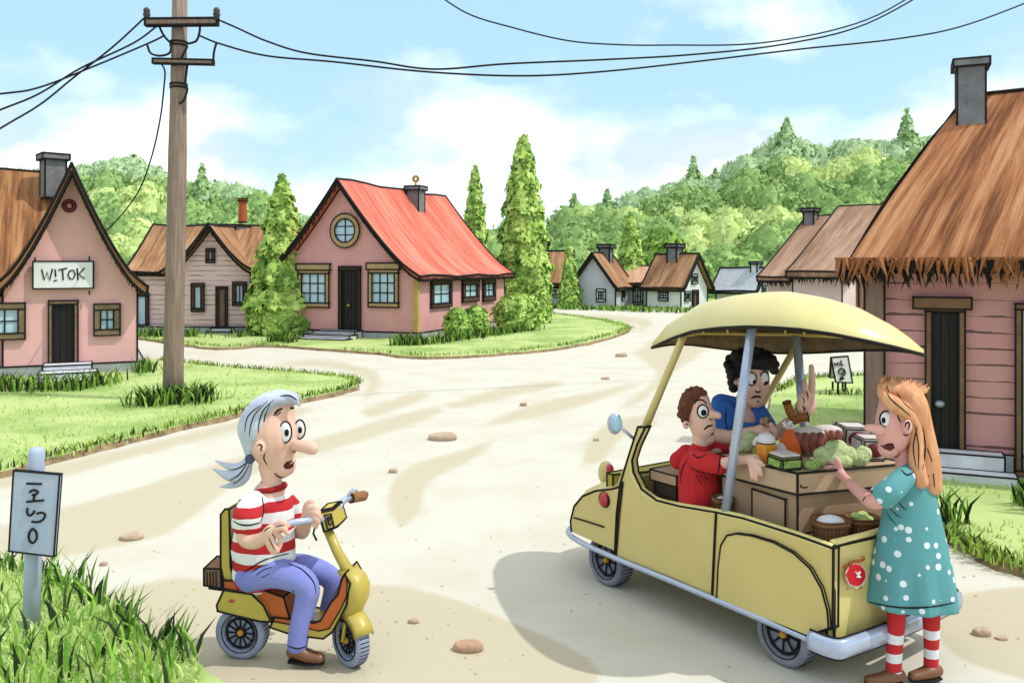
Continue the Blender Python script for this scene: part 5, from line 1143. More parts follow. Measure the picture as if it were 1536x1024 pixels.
szprism([(158, 470), (172, 452), (186, 452), (190, 640), (200, 692), (168, 692), (158, 640)], -.06, .12, M_sy, 'seat_back', bev=0)
FB = [(322, 846), (400, 872), (500, 884), (530, 862), (552, 822), (578, 770), (590, 700), (572, 668), (560, 690), (548, 740), (528, 762), (492, 824), (470, 832), (340, 812)]
szprism(FB, -.085, .11, M_sy, 'footboard', bev=0)
szprism([(330, 813), (478, 828), (494, 820), (530, 758), (550, 738), (562, 690), (574, 668), (580, 700), (578, 742), (556, 790), (520, 850), (486, 858), (400, 838), (334, 826)], -.088, -.082, M_orange, 'footboard_edge', ir=.004, bev=0)
bm = BM(); 
for j, (x, y, w) in enumerate([(566, 664, .045), (600, 654, .06), (624, 684, .085), (632, 720, .095), (622, 760, .09), (600, 792, .07)]): pass
LS = [(592, 652, .05), (612, 672, .075), (626, 705, .088), (624, 745, .085), (606, 785, .07), (596, 800, .05)]; rg = []
for x, y, w in LS:
    p = sz(x, y, .0); rg.append([bm.verts.new(p + SP.v * (w * math.cos(t)) + SP.u * (.045 * math.sin(t))) for t in [math.pi * k / 8 for k in range(9)]] + [bm.verts.new(p + SP.v * (-w * math.cos(math.pi * k / 4)) - SP.u * .06) for k in range(5)])
for A_2, B_2 in zip(rg, rg[1:]):
    for k in range(14): mface(bm, (A_2[k], A_2[(k + 1) % 14], B_2[(k + 1) % 14], B_2[k]))
mface(bm, rg[0][::-1]); mface(bm, rg[-1]); obj('leg_shield', bm, [M_sy], sc_, smooth=True)
bm = BM(); tube(bm, [sz(515, 520, .01), sz(548, 595, .01), sz(590, 668, .0), sz(604, 790, 0)], [.026, .028, .034, .03], 14); obj('steering_column', bm, [M_sy], sc_, smooth=True)
bm = BM()   # front mudguard follows the steered wheel
rg = []
for k in range(11):
    a = math.radians(28 + 124 * k / 10); ctr = c_f + fd * (-math.cos(a)) * (RWs * 1.10) * -1 * -1 + V((0, 0, math.sin(a) * RWs * 1.12)); rg.append([bm.verts.new(ctr + sd_ * w + V((0, 0, -abs(w) * abs(w) * 5)) + (ctr - c_f).normalized() * h_) for w, h_ in ((-.062, -.02), (-.05, .012), (0, .022), (.05, .012), (.062, -.02), (.045, -.004), (0, .006), (-.045, -.004))])
for A_2, B_2 in zip(rg, rg[1:]):
    for k in range(8): mface(bm, (A_2[k], A_2[(k + 1) % 8], B_2[(k + 1) % 8], B_2[k]))
mface(bm, rg[0][::-1]); mface(bm, rg[-1]); tube(bm, [r_[4].co.copy() for r_ in rg], .005, 5, 1); tube(bm, [r_[0].co.copy() for r_ in rg], .005, 5, 1); obj('mudguard', bm, [M_sy, INK], sc_, smooth=True)
for s in (-1, 1): bm = BM(); tube(bm, [sz(604, 790, 0) + sd_ * .05 * s, c_f + sd_ * .052 * s], .011, 8); obj('fork', bm, [M_sy], sc_, smooth=True)
dS = c_f.y
hb = [W(431, 785, 4.62), W(455, 781, 4.66), W(474, 779, 4.72), W(492, 776, 4.80), W(506, 766, 4.86), W(514, 752, 4.92), W(524, 746, 4.98)]
bm = BM(); tube(bm, curve(hb, 5), .0185, 12); hbo = obj('handlebar', bm, [M_chrome], sc_, smooth=True)
bm = BM(); tube(bm, [W(520, 748, 4.96), W(524, 740, 4.96), W(530, 733, 4.97), W(536, 737, 4.98)], .009, 8); obj('brake_lever', bm, [M_chrome], sc_, smooth=True)
bm = BM(); tube(bm, [W(526, 747, 4.985), W(529, 746, 5.0), W(546, 743, 5.08), W(548, 743, 5.09)], [.026, .030, .030, .022], 14); ink(bm, .004, 60); obj('grip', bm, [M_wick, INK], hbo)
bm = BM(); P = [W(476, 767, 4.74), W(500, 762, 4.80), W(508, 790, 4.80), W(485, 800, 4.74)]; prism(bm, P, V((.03, .10, .02))); bmesh.ops.bevel(bm, geom=bm.edges[:], offset=.008, segments=2, affect='EDGES'); ink(bm, .005, 50); hd = obj('headset_box', bm, [M_sy, INK], sc_)
bm = BM(); nn = (P[1] - P[0]).cross(P[3] - P[0]).normalized(); nn = nn if nn.y < 0 else -nn
hq = lambda u, v: P[0] + (P[1] - P[0]) * u + (P[3] - P[0]) * v + nn * .006
for st in ([(.34, .2), (.30, .82), (.72, .82), (.74, .2), (.34, .2)], [(.48, .32), (.46, .68)], [(.48, .32), (.62, .34), (.6, .48), (.48, .5)], [(.5, .72), (.66, .58)]): tube(bm, [hq(*p) for p in st], .0045, 5)
obj('dial_mark', bm, [INK], hd)
bm = BM(); tube(bm, [W(473, 786, 4.74), W(470, 800, 4.74), W(475, 810, 4.75)], .006, 6); obj('cable', bm, [INK], sc_)
bm = BM(); P = [sz(102, 650, -.03), sz(158, 652, -.03), sz(160, 716, -.03), sz(102, 706, -.03)]; prism(bm, P, SP.v * .15 + V((0, 0, .02))); ink(bm, .006)
for x in (112, 122, 132, 142): tube(bm, [sz(x, 660, -.032), sz(x + 1, 708, -.032)], .0035, 4, 1)
tag(obj('box', bm, [mat('parcel_brown', (150, 112, 88), .85, .15, 6, .2), INK]), 'small brown slatted box hung behind the scooter seat', 'box')
bm = BM(); tube(bm, [sz(120, 712, .04), sz(176, 720, .04)], .012, 6); tube(bm, [sz(120, 712, -.02), sz(176, 720, -.02)], .012, 6); obj('luggage_rack', bm, [M_black], sc_)
# ================================================================= people
M_skin = mat('skin', (252, 208, 186), .6, .035, 3, rgb2=(246, 196, 174), spec=.25); M_skin2 = mat('skin_rosy', (250, 190, 178), .6, .04, 3, rgb2=(242, 176, 164), spec=.25)
M_eye = mat('eye_white', (255, 255, 255), .3, .01, 3); M_lip = mat('mouth_inside', (110, 34, 36), .7, .2, 10)
def pxd(P): return (P.x / P.y * F + CX, HZ + (H - P.z) * F / P.y, P.y)
def part(nm, par, limbs, m, vox=.006, sm=3, blobs=(), dr=.9):
    bm = BM()
    for L in limbs: limb(bm, L, dr=dr)
    for b in blobs: blob(bm, *b)
    o = obj(nm, bm, [m], par, smooth=True); fuse(o, vox, sm); return o
def eyes(par, tree, specs, shift=.0):
    for (px, py, rx, ry, qx, qy, qr, qs) in specs:
        c = on(tree, px, py)
        for s_ in (3, 6, 9, 12):
            c = c or on(tree, px - s_, py) or on(tree, px + s_, py)
        if c is None: continue
        c = W(px, py, c.y)
        k = c.y / F; c = c + V((0, shift, 0)); bm = BM(); ball(bm, c, rx * k, 4.2 * k, ry * k)
        n = 26; tube(bm, [c + V((rx * k * 1.02 * math.cos(6.2832 * i / n), -.8 * k, ry * k * 1.02 * math.sin(6.2832 * i / n))) for i in range(n)], 1.25 * k, 6, 1, closed=True)
        e = obj('eye', bm, [M_eye, INK], par, smooth=True)
        dx, dz = (qx - px) * k, -(qy - py) * k; f = max(0, 1 - (dx / (rx * k)) ** 2 - (dz / (ry * k)) ** 2) ** .5
        bm = BM(); ball(bm, c + V((dx, -4.2 * k * f, dz)), qr * k, 1.1 * k, qs * k, sub=2); obj('pupil', bm, [INK], e, smooth=True)
def lines(par, nm, tree, strokes, m=None, lift=.0, r=1.5):
    for s in strokes:
        rr = r
        if isinstance(s[0], (int, float)): rr, s = s[0], s[1:]
        bm = BM(); stroke(bm, tree, s, rr, lift=lift)
        if len(bm.verts): obj(nm, bm, [m or INK], par)
        else: bm.free()
def lips(par, tree, poly):
    """open mouth: dark inset shape hugging the face"""
    Q = [on(tree, *p) for p in poly]
    Q = [q for q in Q if q is not None]
    if len(Q) < 4: return
    c = sum(Q, V()) / len(Q); c = on(tree, *pxd(c)[:2]) or c; bm = BM(); lf = V((0, -.003, 0)); n = len(Q)
    cv = bm.verts.new(c + lf); vs_ = [bm.verts.new(q + lf) for q in Q]; bk_ = [bm.verts.new(q - lf * 3) for q in Q]
    for i in range(n): mface(bm, (cv, vs_[i], vs_[(i + 1) % n])); mface(bm, (vs_[i], bk_[i], bk_[(i + 1) % n], vs_[(i + 1) % n]))
    tube(bm, Q, 1.1 * c.y / F, 6, 1, closed=True); obj('mouth', bm, [M_lip, INK], par)
def ring(par, nm, pts, r, m):
    bm = BM(); tube(bm, curve(pts, 5), r, 8); return obj(nm, bm, [m], par, smooth=True)
def rim(bm, px, py, d, rx, ry, t, r, mi=0, dr=.8):
    """oval seam round a limb: centre, radius across, tilt (deg) of the limb axis from vertical"""
    k = d / F; a = math.radians(t); X = V((math.cos(a), 0, math.sin(a))); n = 24
    tube(bm, [W(px, py, d) + X * rx * k * math.cos(6.2832 * i / n) + V((0, rx * dr * k * math.sin(6.2832 * i / n), 0)) for i in range(n)], r, 6, mi, closed=True)
# ---------------------------------------------------------------- woman on the scooter
D0 = 4.86
wm = thing('person', 'grey haired woman in red striped shirt and blue trousers sitting on the scooter', 'person', V((SP.p + SP.u * .25)))
near, fard = D0 - .17, D0 + .12
body = part('body', wm, [
    [(413, 618, D0, 29), (410, 645, D0, 39), (414, 674, D0, 35), (425, 697, D0 - .01, 19)], [(444, 668, D0 - .06, 9), (455, 669, D0 - .075, 9.5), (468, 672, D0 - .09, 10)],
    [(405, 700, D0, 17), (408, 722, D0, 15), (406, 745, D0, 18)], [(404, 745, D0, 26), (398, 800, D0, 36), (392, 850, D0, 36)],
    [(374, 757, near + .05, 13), (369, 785, near, 12), (368, 806, near - .01, 13), (382, 812, near - .03, 11.5), (398, 805, near - .06, 9.5)],
    [(398, 805, near - .06, 9.5), (408, 796, near - .07, 11), (416, 790, near - .07, 8)],
    [(414, 787, near - .08, 5), (424, 783, near - .095, 4.6), (433, 788, near - .075, 4)], [(412, 794, near - .09, 5), (424, 791, near - .10, 4.5), (430, 799, near - .085, 4)],
    [(406, 800, near - .085, 4.8), (409, 814, near - .09, 4.3), (416, 826, near - .08, 3.8)], [(401, 804, near - .08, 4.6), (403, 817, near - .085, 4.2), (410, 829, near - .08, 3.6)], [(413, 797, near - .06, 4.8), (421, 808, near - .07, 4.2), (419, 821, near - .07, 3.6)],
    [(434, 756, fard, 11), (447, 785, fard, 12), (452, 797, fard - .05, 12), (458, 785, fard - .15, 10), (462, 774, fard - .24, 10)], [(462, 772, fard - 0.21, 10), (468, 764, fard - 0.24, 8)],
    [(464, 762, fard - 0.26, 5), (474, 762, fard - 0.28, 4.5), (478, 768, fard - 0.27, 4)], [(462, 768, fard - 0.26, 5), (474, 769, fard - 0.29, 4.5), (480, 776, fard - 0.28, 4)], [(462, 774, fard - 0.26, 5), (473, 777, fard - 0.29, 4.4), (477, 784, fard - 0.28, 4)], [(462, 780, fard - 0.25, 4.6), (470, 785, fard - 0.28, 4), (474, 790, fard - 0.27, 3.6)], [(458, 764, fard - 0.23, 5.5), (462, 755, fard - 0.24, 5), (468, 752, fard - 0.25, 4.2)],
    [(384, 856, D0 - .07, 15), (456, 874, D0 - .09, 13), (447, 955, D0 - .09, 9), (447, 975, D0 - .09, 8)], [(400, 850, D0 + .08, 14), (490, 860, D0 + .08, 11), (498, 880, D0 + .08, 10), (485, 928, D0 + .08, 8)]],
    M_skin, .0055, 3, blobs=[(389, 673, D0 - .125, 8.5, 12, 5)], dr=.85)
tw = bvh(body)
eyes(wm, tw, [(428.5, 647.5, 9, 15.5, 431, 648, 3.6, 5.6), (450, 643.5, 7.8, 14, 451, 644, 3.2, 5.2)])
lips(wm, tw, [(426, 698), (430, 693), (437, 691), (443, 690.5), (440, 694), (439, 699), (434, 702), (428, 702)])
lines(wm, 'eyebrow', tw, [[1.9, (411, 623), (416, 616), (424, 612)], [1.8, (435, 612), (441, 612), (445, 615)]])
lines(wm, 'face_line', tw, [[1.0, (414, 624), (418, 620), (422, 617)], [1.5, (441, 675), (444, 679), (449, 680)], [1.3, (386, 669), (389, 666), (393, 669), (391, 674), (394, 676)], [1.2, (397, 680), (396, 688), (401, 697)], [1.6, (412, 709), (418, 714), (427, 716)]])
lines(wm, 'finger_line', tw, [[.9, (413, 790), (420, 788), (427, 788)], [.9, (408, 799), (412, 806), (416, 816)], [.9, (403, 805), (407, 814), (412, 824)], [1.0, (396, 797), (400, 793), (406, 790)]])
M_hair = mat('grey_hair', (186, 196, 222), .6, .12, 5, .25, rgb2=(224, 230, 242))
hair = part('hair', wm, [[(438, 598, D0 - .03, 9, 2.2), (417, 598, D0 - .01, 14, 2.3), (394, 613, D0, 20, 1.65), (381, 638, D0, 23, 1.35), (378, 662, D0, 17, 1.3), (374, 684, D0 - .02, 6, 1.2)],
    [(428, 595, D0 - .07, 7, 1), (440, 597, D0 - .085, 6, 1), (449, 607, D0 - .085, 2.6, 1)], [(396, 620, D0, 18, 1.75), (386, 650, D0 - .02, 18, 1.5), (380, 668, D0 - .03, 10, 1.5)],
    [(374, 688, D0 - .03, 6), (362, 700, D0 - .04, 8), (346, 700, D0 - .05, 6), (322, 690, D0 - .06, 1)], [(373, 690, D0 - .03, 6), (362, 708, D0 - .04, 10), (345, 714, D0 - .05, 8), (318, 702, D0 - .05, 1)], [(374, 690, D0 - .02, 6), (366, 714, D0 - .02, 9), (352, 726, D0 - .02, 6), (328, 730, D0 - .02, 1)]], M_hair, .006, 2)
th_ = bvh(hair)
lines(wm, 'hair_strand', th_, [[1.1, (411, 599), (396, 614), (389, 632), (387, 652)], [1.0, (402, 601), (383, 620), (376, 638), (374, 655)], [1.0, (392, 607), (372, 624), (367, 648)], [1.1, (405, 606), (397, 625), (395, 645), (391, 656)], [1.0, (401, 622), (400, 640), (394, 655)],
    [1.1, (372, 692), (355, 703), (335, 704)], [1.1, (370, 695), (358, 712), (340, 722)], [1.0, (374, 696), (364, 714), (350, 726)], [1.2, (420, 594), (434, 593), (446, 600)]])
bm = BM(); blob(bm, 375, 688, D0 - .04, 7.5, 7.5, 8); obj('hair_tie', bm, [mat('hair_tie', (84, 92, 128), .7, .1, 9)], wm, smooth=True)
M_strw = stripes_mat('red_white_stripes', (250, 250, 252), (206, 32, 40), .111, .70)
shirt = part('shirt', wm, [[(406, 733, D0, 19), (405, 741, D0, 29), (404, 752, D0, 35), (402, 768, D0, 40), (397, 800, D0, 46), (394, 832, D0, 48), (386, 858, D0, 38)], [(384, 750, D0 - .08, 17), (373, 768, near + .0, 22), (370, 784, near - .0, 23)], [(418, 748, D0 + .05, 20), (438, 768, fard, 19), (446, 788, fard, 19)],
    [(404, 838, D0 - .02, 26), (424, 834, D0 - .03, 20)], [(376, 862, D0 - .03, 22), (366, 870, D0 - .02, 12)]], M_strw, .007, 3, dr=.74)
ts = bvh(shirt)
lines(wm, 'shirt_seam', ts, [[1.5, (393, 744), (395, 765), (391, 783)], [1.5, (347, 779), (360, 786), (374, 787), (391, 783)], [1.2, (352, 870), (375, 852), (400, 838), (440, 828)], [1.3, (342, 790), (344, 820), (347, 850)]])
bm = BM(); rim(bm, 407, 731, D0, 20, 20, 8, .017, dr=.9); obj('collar', bm, [mat('collar_red', (176, 24, 32), .8, .1, 6)], wm, smooth=True)
M_jean = mat('blue_trousers', (150, 160, 234), .85, .08, 3, .15, rgb2=(130, 138, 218))
tr = part('trousers', wm, [[(376, 864, D0 - .04, 24), (410, 858, D0 - .08, 23), (448, 868, D0 - .10, 21), (461, 884, D0 - .10, 19), (458, 905, D0 - .10, 17), (450, 940, D0 - .10, 16), (446, 966, D0 - .10, 15.5)], [(395, 856, D0 + .06, 22), (450, 850, D0 + .08, 20), (490, 862, D0 + .08, 17), (500, 878, D0 + .08, 15), (494, 905, D0 + .08, 13), (486, 932, D0 + .08, 12)], [(378, 862, D0 + .02, 26), (400, 856, D0, 26)]], M_jean, .007, 3, dr=.9)
tt = bvh(tr)
lines(wm, 'trouser_crease', tt, [[1.2, (432, 845), (452, 853), (470, 872), (474, 890)], [1.0, (440, 884), (439, 900), (436, 915)], [1.0, (436, 920), (434, 935)], [.9, (378, 858), (390, 850), (402, 846)], [.9, (384, 862), (396, 854), (408, 850)], [.9, (392, 866), (404, 860)], [1.3, (432, 968), (446, 972), (460, 968)], [.9, (478, 880), (484, 888), (490, 884)], [.8, (442, 895), (447, 900)], [.8, (440, 906), (446, 912)]])
M_shoe = mat('brown_leather', (134, 86, 54), .45, .1, 8, spec=.5)
def shoe(par, L, sole, m=M_shoe):
    o = part('shoe', par, L, m, .006, 2)
    bm = BM(); limb(bm, sole, n=10); obj('sole', bm, [INK], o, smooth=True)
shoe(wm, [[(437, 978, 4.76, 8), (446, 976, 4.76, 11, 1), (462, 983, 4.755, 9.5, 1.1), (480, 986, 4.75, 7.5, 1.3)]], [(435, 990, 4.76, 3, 3), (460, 993, 4.755, 3, 3.4), (484, 993, 4.75, 2.6, 3)])
shoe(wm, [[(474, 934, D0 + .07, 8), (492, 938, D0 + .06, 8, 1.1), (506, 941, D0 + .05, 6, 1.2)]], [(474, 943, D0 + .07, 2.5, 3), (508, 947, D0 + .05, 2.5, 3)])
# ---------------------------------------------------------------- girl at the tailgate
D1 = 4.585
gl = thing('person', 'girl with long ginger hair in teal dotted dress reaching for the counter', 'person', V(((1368 - CX) / F * D1, D1, 0)))
def hand_dir(L): return L
body = part('body', gl, [
    [(1345, 603, D1, 25), (1342, 635, D1, 28), (1338, 660, D1, 24), (1334, 671, D1 - .0, 17)], [(1318, 644, D1 - .05, 9), (1308, 642, D1 - .055, 7), (1301, 641, D1 - .06, 5.5)],
    [(1350, 668, D1 + .02, 14), (1356, 695, D1 + .01, 12.5), (1360, 715, D1, 15)], [(1362, 715, D1, 20), (1367, 790, D1, 30), (1368, 860, D1, 34)],
    [(1352, 718, D1 - .10, 13), (1328, 742, D1 - .13, 13), (1309, 752, D1 - .08, 12.5), (1290, 738, D1 + .06, 10.5), (1272, 722, D1 + .22, 8.5), (1262, 712, D1 + .32, 7.8)],
    [(1264, 714, D1 + .30, 8), (1256, 706, D1 + .36, 9.5), (1251, 700, D1 + .38, 7)],
    [(1256, 700, D1 + .36, 4.6), (1250, 693, D1 + .36, 4), (1244, 690, D1 + .38, 3.4)], [(1252, 701, D1 + .35, 4.6), (1242, 700, D1 + .35, 4), (1235, 704, D1 + .37, 3.4)], [(1251, 706, D1 + .35, 4.6), (1241, 707, D1 + .35, 4), (1235, 712, D1 + .37, 3.4)], [(1253, 711, D1 + .34, 4.6), (1245, 714, D1 + .34, 4), (1239, 721, D1 + .36, 3.4)], [(1260, 704, D1 + .33, 4.8), (1258, 694, D1 + .33, 4), (1254, 688, D1 + .34, 3.4)],
    [(1382, 720, D1 + .1, 12), (1372, 760, D1 + .16, 11), (1350, 762, D1 + .2, 9)],
    [(1348, 860, D1 - .03, 14), (1345, 920, D1 - .03, 12), (1342, 970, D1 - .03, 9.5), (1341, 1008, D1 - .03, 9)], [(1394, 860, D1 + .02, 14), (1396, 920, D1 + .02, 12), (1397, 970, D1 + .02, 9.5), (1396, 1002, D1 + .02, 9)]],
    M_skin2, .0055, 3, blobs=[(1361, 640, D1 - .125, 7, 11.5, 6)], dr=.88)
tg = bvh(body)
eyes(gl, tg, [(1328.5, 628, 9, 11.5, 1324, 629.5, 3.3, 4.6)])
lips(gl, tg, [(1321, 668), (1327, 668), (1333, 665), (1339, 665), (1341, 671), (1335, 675), (1327, 672)])
lines(gl, 'face_line', tg, [[1.4, (1358, 641), (1359, 635), (1363, 633), (1364, 639), (1361, 645)], [1.2, (1355, 650), (1359, 653), (1364, 650)], [1.1, (1350, 678), (1346, 683), (1340, 685)], [1.2, (1346, 622), (1349, 630), (1352, 633)]])
lines(gl, 'finger_line', tg, [[.9, (1252, 697), (1246, 696), (1240, 699)], [.9, (1252, 704), (1244, 704), (1237, 708)], [.9, (1253, 709), (1246, 710), (1240, 715)], [1.1, (1299, 744), (1296, 748), (1294, 752)]])
M_ging = mat('ginger_hair', (248, 190, 140), .6, .12, 4, .3, rgb2=(228, 152, 104), stretch=(9, 9, 1.2))
hair = part('hair', gl, [[(1326, 580, D1 - .05, 8, 1.3), (1345, 586, D1, 19, 1.5), (1362, 602, D1 + .01, 24, 1.35), (1376, 640, D1 + .03, 20, 1.5), (1385, 690, D1 + .03, 21, 1.6), (1390, 725, D1 + .02, 19, 1.5)], [(1322, 580, D1 - .07, 6, 1.2), (1325, 592, D1 - .09, 8, 1), (1340, 605, D1 - .10, 12, .9), (1358, 617, D1 - .09, 11, .9), (1374, 648, D1 - .06, 9, 1), (1374, 690, D1 - .07, 11, 1), (1381, 722, D1 - .07, 11, 1)],
    [(1340, 590, D1 + .04, 20, 1.2), (1352, 612, D1 + .06, 20, 1.2)]] + [[(1374 + i * 8, 716, D1 - .02 + .03 * (i % 2), 7), (1376 + i * 8, 735, D1 - .02 + .03 * (i % 2), 5), (1379 + i * 7.4 - 2 * (i % 2), 748 - 5 * (i % 3), D1 - .02, 1)] for i in range(5)] +
    [[(1322 + i * 3.6, 577 - 5 * math.sin(i * .2 + .2) + i * .4, D1 - .04 + .035 * (i % 4), 4), (1323 + i * 4.0, 564 - 4 * math.sin(i * .2) + i * .75 - 3 * (i % 2), D1 - .04 + .035 * (i % 4), .8)] for i in range(19)], M_ging, .006, 2)
th_ = bvh(hair)
lines(gl, 'hair_strand', th_, [[1.1, (1327, 582), (1336, 598), (1352, 612), (1366, 624)], [1.0, (1345, 588), (1354, 602), (1372, 618)], [1.0, (1372, 636), (1378, 670), (1377, 705)], [1.1, (1384, 640), (1388, 670), (1384, 704)], [1.0, (1376, 640), (1370, 670), (1374, 700)], [1.0, (1391, 672), (1398, 692)], [.9, (1330, 578), (1334, 590)], [1.0, (1380, 710), (1384, 735)], [1.0, (1392, 712), (1394, 738)], [1.0, (1400, 710), (1402, 730)]])
M_dot = dots_mat('teal_dotted_cloth', (96, 166, 170), (240, 252, 252), 14.5)
bm = BM(); limb(bm, [(1361, 704, D1, 15, .9), (1364, 722, D1, 29, .75), (1366, 750, D1, 38, .7), (1367, 790, D1, 46, .72), (1368, 840, D1, 57, .74), (1369, 885, D1, 65, .75), (1369, 905, D1, 67, .75)], n=40, ends=(1, 0))
limb(bm, [(1356, 716, D1 - .08, 17), (1336, 736, D1 - .13, 19), (1319, 748, D1 - .11, 19)], n=20, ends=(1, 0)); limb(bm, [(1378, 718, D1 + .09, 15), (1376, 748, D1 + .15, 15)], n=16)
for v in bm.verts:
    if v.co.z < .75: f = (.75 - v.co.z) / .3; a = math.atan2(v.co.y - D1, v.co.x - gl.location.x); v.co += V((math.cos(a), math.sin(a), 0)) * .012 * f * math.sin(a * 7)
dress = obj('dress', bm, [M_dot], gl, smooth=True); fuse(dress, .007, 2)
td = bvh(dress)
lines(gl, 'dress_seam', td, [[1.6, (1304, 902), (1330, 908), (1365, 911), (1400, 909), (1432, 903)], [1.5, (1308, 736), (1312, 752), (1322, 764)], [1.5, (1322, 766), (1340, 752), (1358, 744)], [.8, (1335, 762), (1345, 772), (1352, 776)], [.8, (1340, 757), (1350, 767), (1357, 771)], [.8, (1347, 752), (1355, 761), (1361, 765)], [1.4, (1352, 704), (1360, 712), (1370, 708)], [.8, (1330, 768), (1338, 780), (1344, 786)]])
M_sock = stripes_mat('striped_stockings', (250, 250, 252), (212, 36, 40), .1, .55, top=.285)
part('stocking', gl, [[(1347, 880, D1 - .03, 15), (1345, 920, D1 - .03, 13.5), (1342, 970, D1 - .03, 12), (1340, 1010, D1 - .03, 11.5)]], M_sock, .006, 2); part('stocking', gl, [[(1396, 880, D1 + .02, 15), (1397, 920, D1 + .02, 13), (1397, 970, D1 + .02, 11), (1396, 1004, D1 + .02, 10.5)]], M_sock, .006, 2)
shoe(gl, [[(1350, 1012, D1 - .03, 9), (1338, 1013, D1 - .04, 10, 1.1), (1320, 1017, D1 - .05, 8, 1.3), (1303, 1019, D1 - .06, 6.5, 1.3)]], [(1350, 1021, D1 - .03, 2.6, 3.2), (1322, 1024, D1 - .05, 2.6, 4), (1300, 1024, D1 - .06, 2.4, 3)])
shoe(gl, [[(1406, 1005, D1 + .02, 9), (1396, 1006, D1 + .01, 10, 1.1), (1382, 1010, D1, 8, 1.3), (1369, 1013, D1 - .01, 6.5, 1.3)]], [(1408, 1015, D1 + .02, 2.6, 3.2), (1388, 1018, D1, 2.6, 4), (1366, 1018, D1 - .01, 2.4, 3)])
# ---------------------------------------------------------------- boy in red
D2 = 5.42
by = thing('person', 'boy in a red T-shirt with short brown curls sitting in the cart, hand on counter', 'person', vp(-.70, .165, .61))
q1 = [pxd(vp(*p)) + (r,) for p, r in (((-.70, .165, .70), 22), ((-.80, .20, .69), 19), ((-.83, .30, .68), 15), ((-.78, .40, .67), 13), ((-.70, .44, .67), 11))]
body = part('body', by, [
    [(1047, 602, D2, 18), (1050, 622, D2, 20.5), (1056, 644, D2, 19), (1062, 656, D2, 11)], [(1063, 619, D2 - .05, 6.5), (1070, 621, D2 - .06, 6), (1077, 623, D2 - .065, 5.5)], [(1050, 655, D2, 12), (1051, 675, D2, 11), (1050, 690, D2, 15)],
    [(1049, 690, D2, 22), (1051, 730, D2, 26), (1053, 775, D2, 26)],
    [(1046, 690, D2 - .1, 10), (1076, 696, D2 - .22, 10), (1098, 692, D2 - .27, 8.5), (1117, 689, D2 - .34, 6.8)], [(1117, 689, D2 - .34, 6.8), (1126, 690, D2 - .37, 8), (1132, 693, D2 - .38, 6.5)],
    [(1130, 690, D2 - .38, 4), (1139, 692, D2 - .40, 3.6), (1146, 698, D2 - .41, 3)], [(1131, 694, D2 - .39, 4), (1139, 701, D2 - .42, 3.6), (1142, 712, D2 - .42, 3)], [(1128, 696, D2 - .39, 4), (1133, 707, D2 - .42, 3.6), (1134, 719, D2 - .42, 3)], [(1125, 696, D2 - .39, 4), (1127, 707, D2 - .42, 3.4), (1128, 716, D2 - .42, 2.8)], [(1124, 686, D2 - .37, 4), (1132, 684, D2 - .36, 3.5), (1138, 687, D2 - .36, 3)],
    [(1030, 688, D2 + .12, 10), (1075, 675, D2 + .16, 9), (1105, 672, D2 + .12, 7.5), (1122, 668, D2 + .08, 6)], [(1052, 770, D2, 24)] + [tuple(q1[0][:3]) + (22,)] + [tuple(q) for q in q1[1:]]],
    M_skin, .006, 3, blobs=[(1029, 637, D2 - .075, 5.5, 6.5, 4)], dr=.88)
tb = bvh(body)
eyes(by, tb, [(1054, 616.5, 7.8, 9.5, 1054.6, 618, 4.4, 4.8)])
lines(by, 'eyebrow', tb, [[1.5, (1041, 606), (1046, 600), (1054, 600), (1061, 606)]])
lines(by, 'face_line', tb, [[1.7, (1056, 644), (1062, 639), (1069, 638)], [1.5, (1066, 652), (1070, 649)], [1.1, (1064, 628), (1068, 630)], [1.0, (1027, 638), (1030, 635), (1032, 638)]])
M_curl = mat('brown_curls', (116, 66, 44), .8, .2, 14, .5)
crl = [(1021, 612), (1020, 622), (1024, 602), (1027, 593), (1032, 587), (1038, 584), (1045, 583), (1051, 585), (1054, 590), (1026, 630)]
part('hair', by, [[(1046, 592, D2, 8, 2.0), (1034, 598, D2 + .01, 12, 1.5), (1028, 615, D2 + .01, 11, 1.6), (1028, 629, D2, 6, 1.7)]], M_curl, .006, 1, blobs=[(x, y, D2 + .03 * (i % 3 - 1), 5, 5, 8) for i, (x, y) in enumerate(crl)] + [(x + 5, y + 4, D2 - .05, 5, 5, 6) for x, y in crl[2:8]])
M_redt = mat('red_cloth', (206, 40, 46), .85, .08, 3, .15)
sh = part('shirt', by, [[(1049, 678, D2, 17), (1048, 692, D2, 28), (1049, 720, D2, 32), (1052, 760, D2, 34), (1053, 785, D2, 31)], [(1046, 690, D2 - .1, 15), (1064, 694, D2 - .18, 16), (1078, 697, D2 - .22, 15)], [(1030, 686, D2 + .12, 20), (1018, 690, D2 + .12, 14)], [(1040, 682, D2 + .13, 13), (1070, 674, D2 + .17, 12), (1090, 673, D2 + .15, 11)]], M_redt, .007, 3, dr=.8)
tq = bvh(sh)
lines(by, 'shirt_seam', tq, [[1.4, (1080, 684), (1079, 697), (1076, 711)], [1.3, (1036, 700), (1050, 707), (1074, 711)], [.9, (1044, 712), (1052, 726)], [.9, (1050, 712), (1058, 724)], [.9, (1056, 713), (1064, 722)], [1.3, (1030, 690), (1023, 704), (1020, 724)], [1.2, (1038, 680), (1048, 686), (1060, 681)]])
part('trousers', by, [[(1052, 782, D2, 27)] + [(q[0], q[1], q[2], q[3] + 4) for q in q1]], mat('dark_trousers', (70, 76, 110), .85, .1, 4), .008, 3)
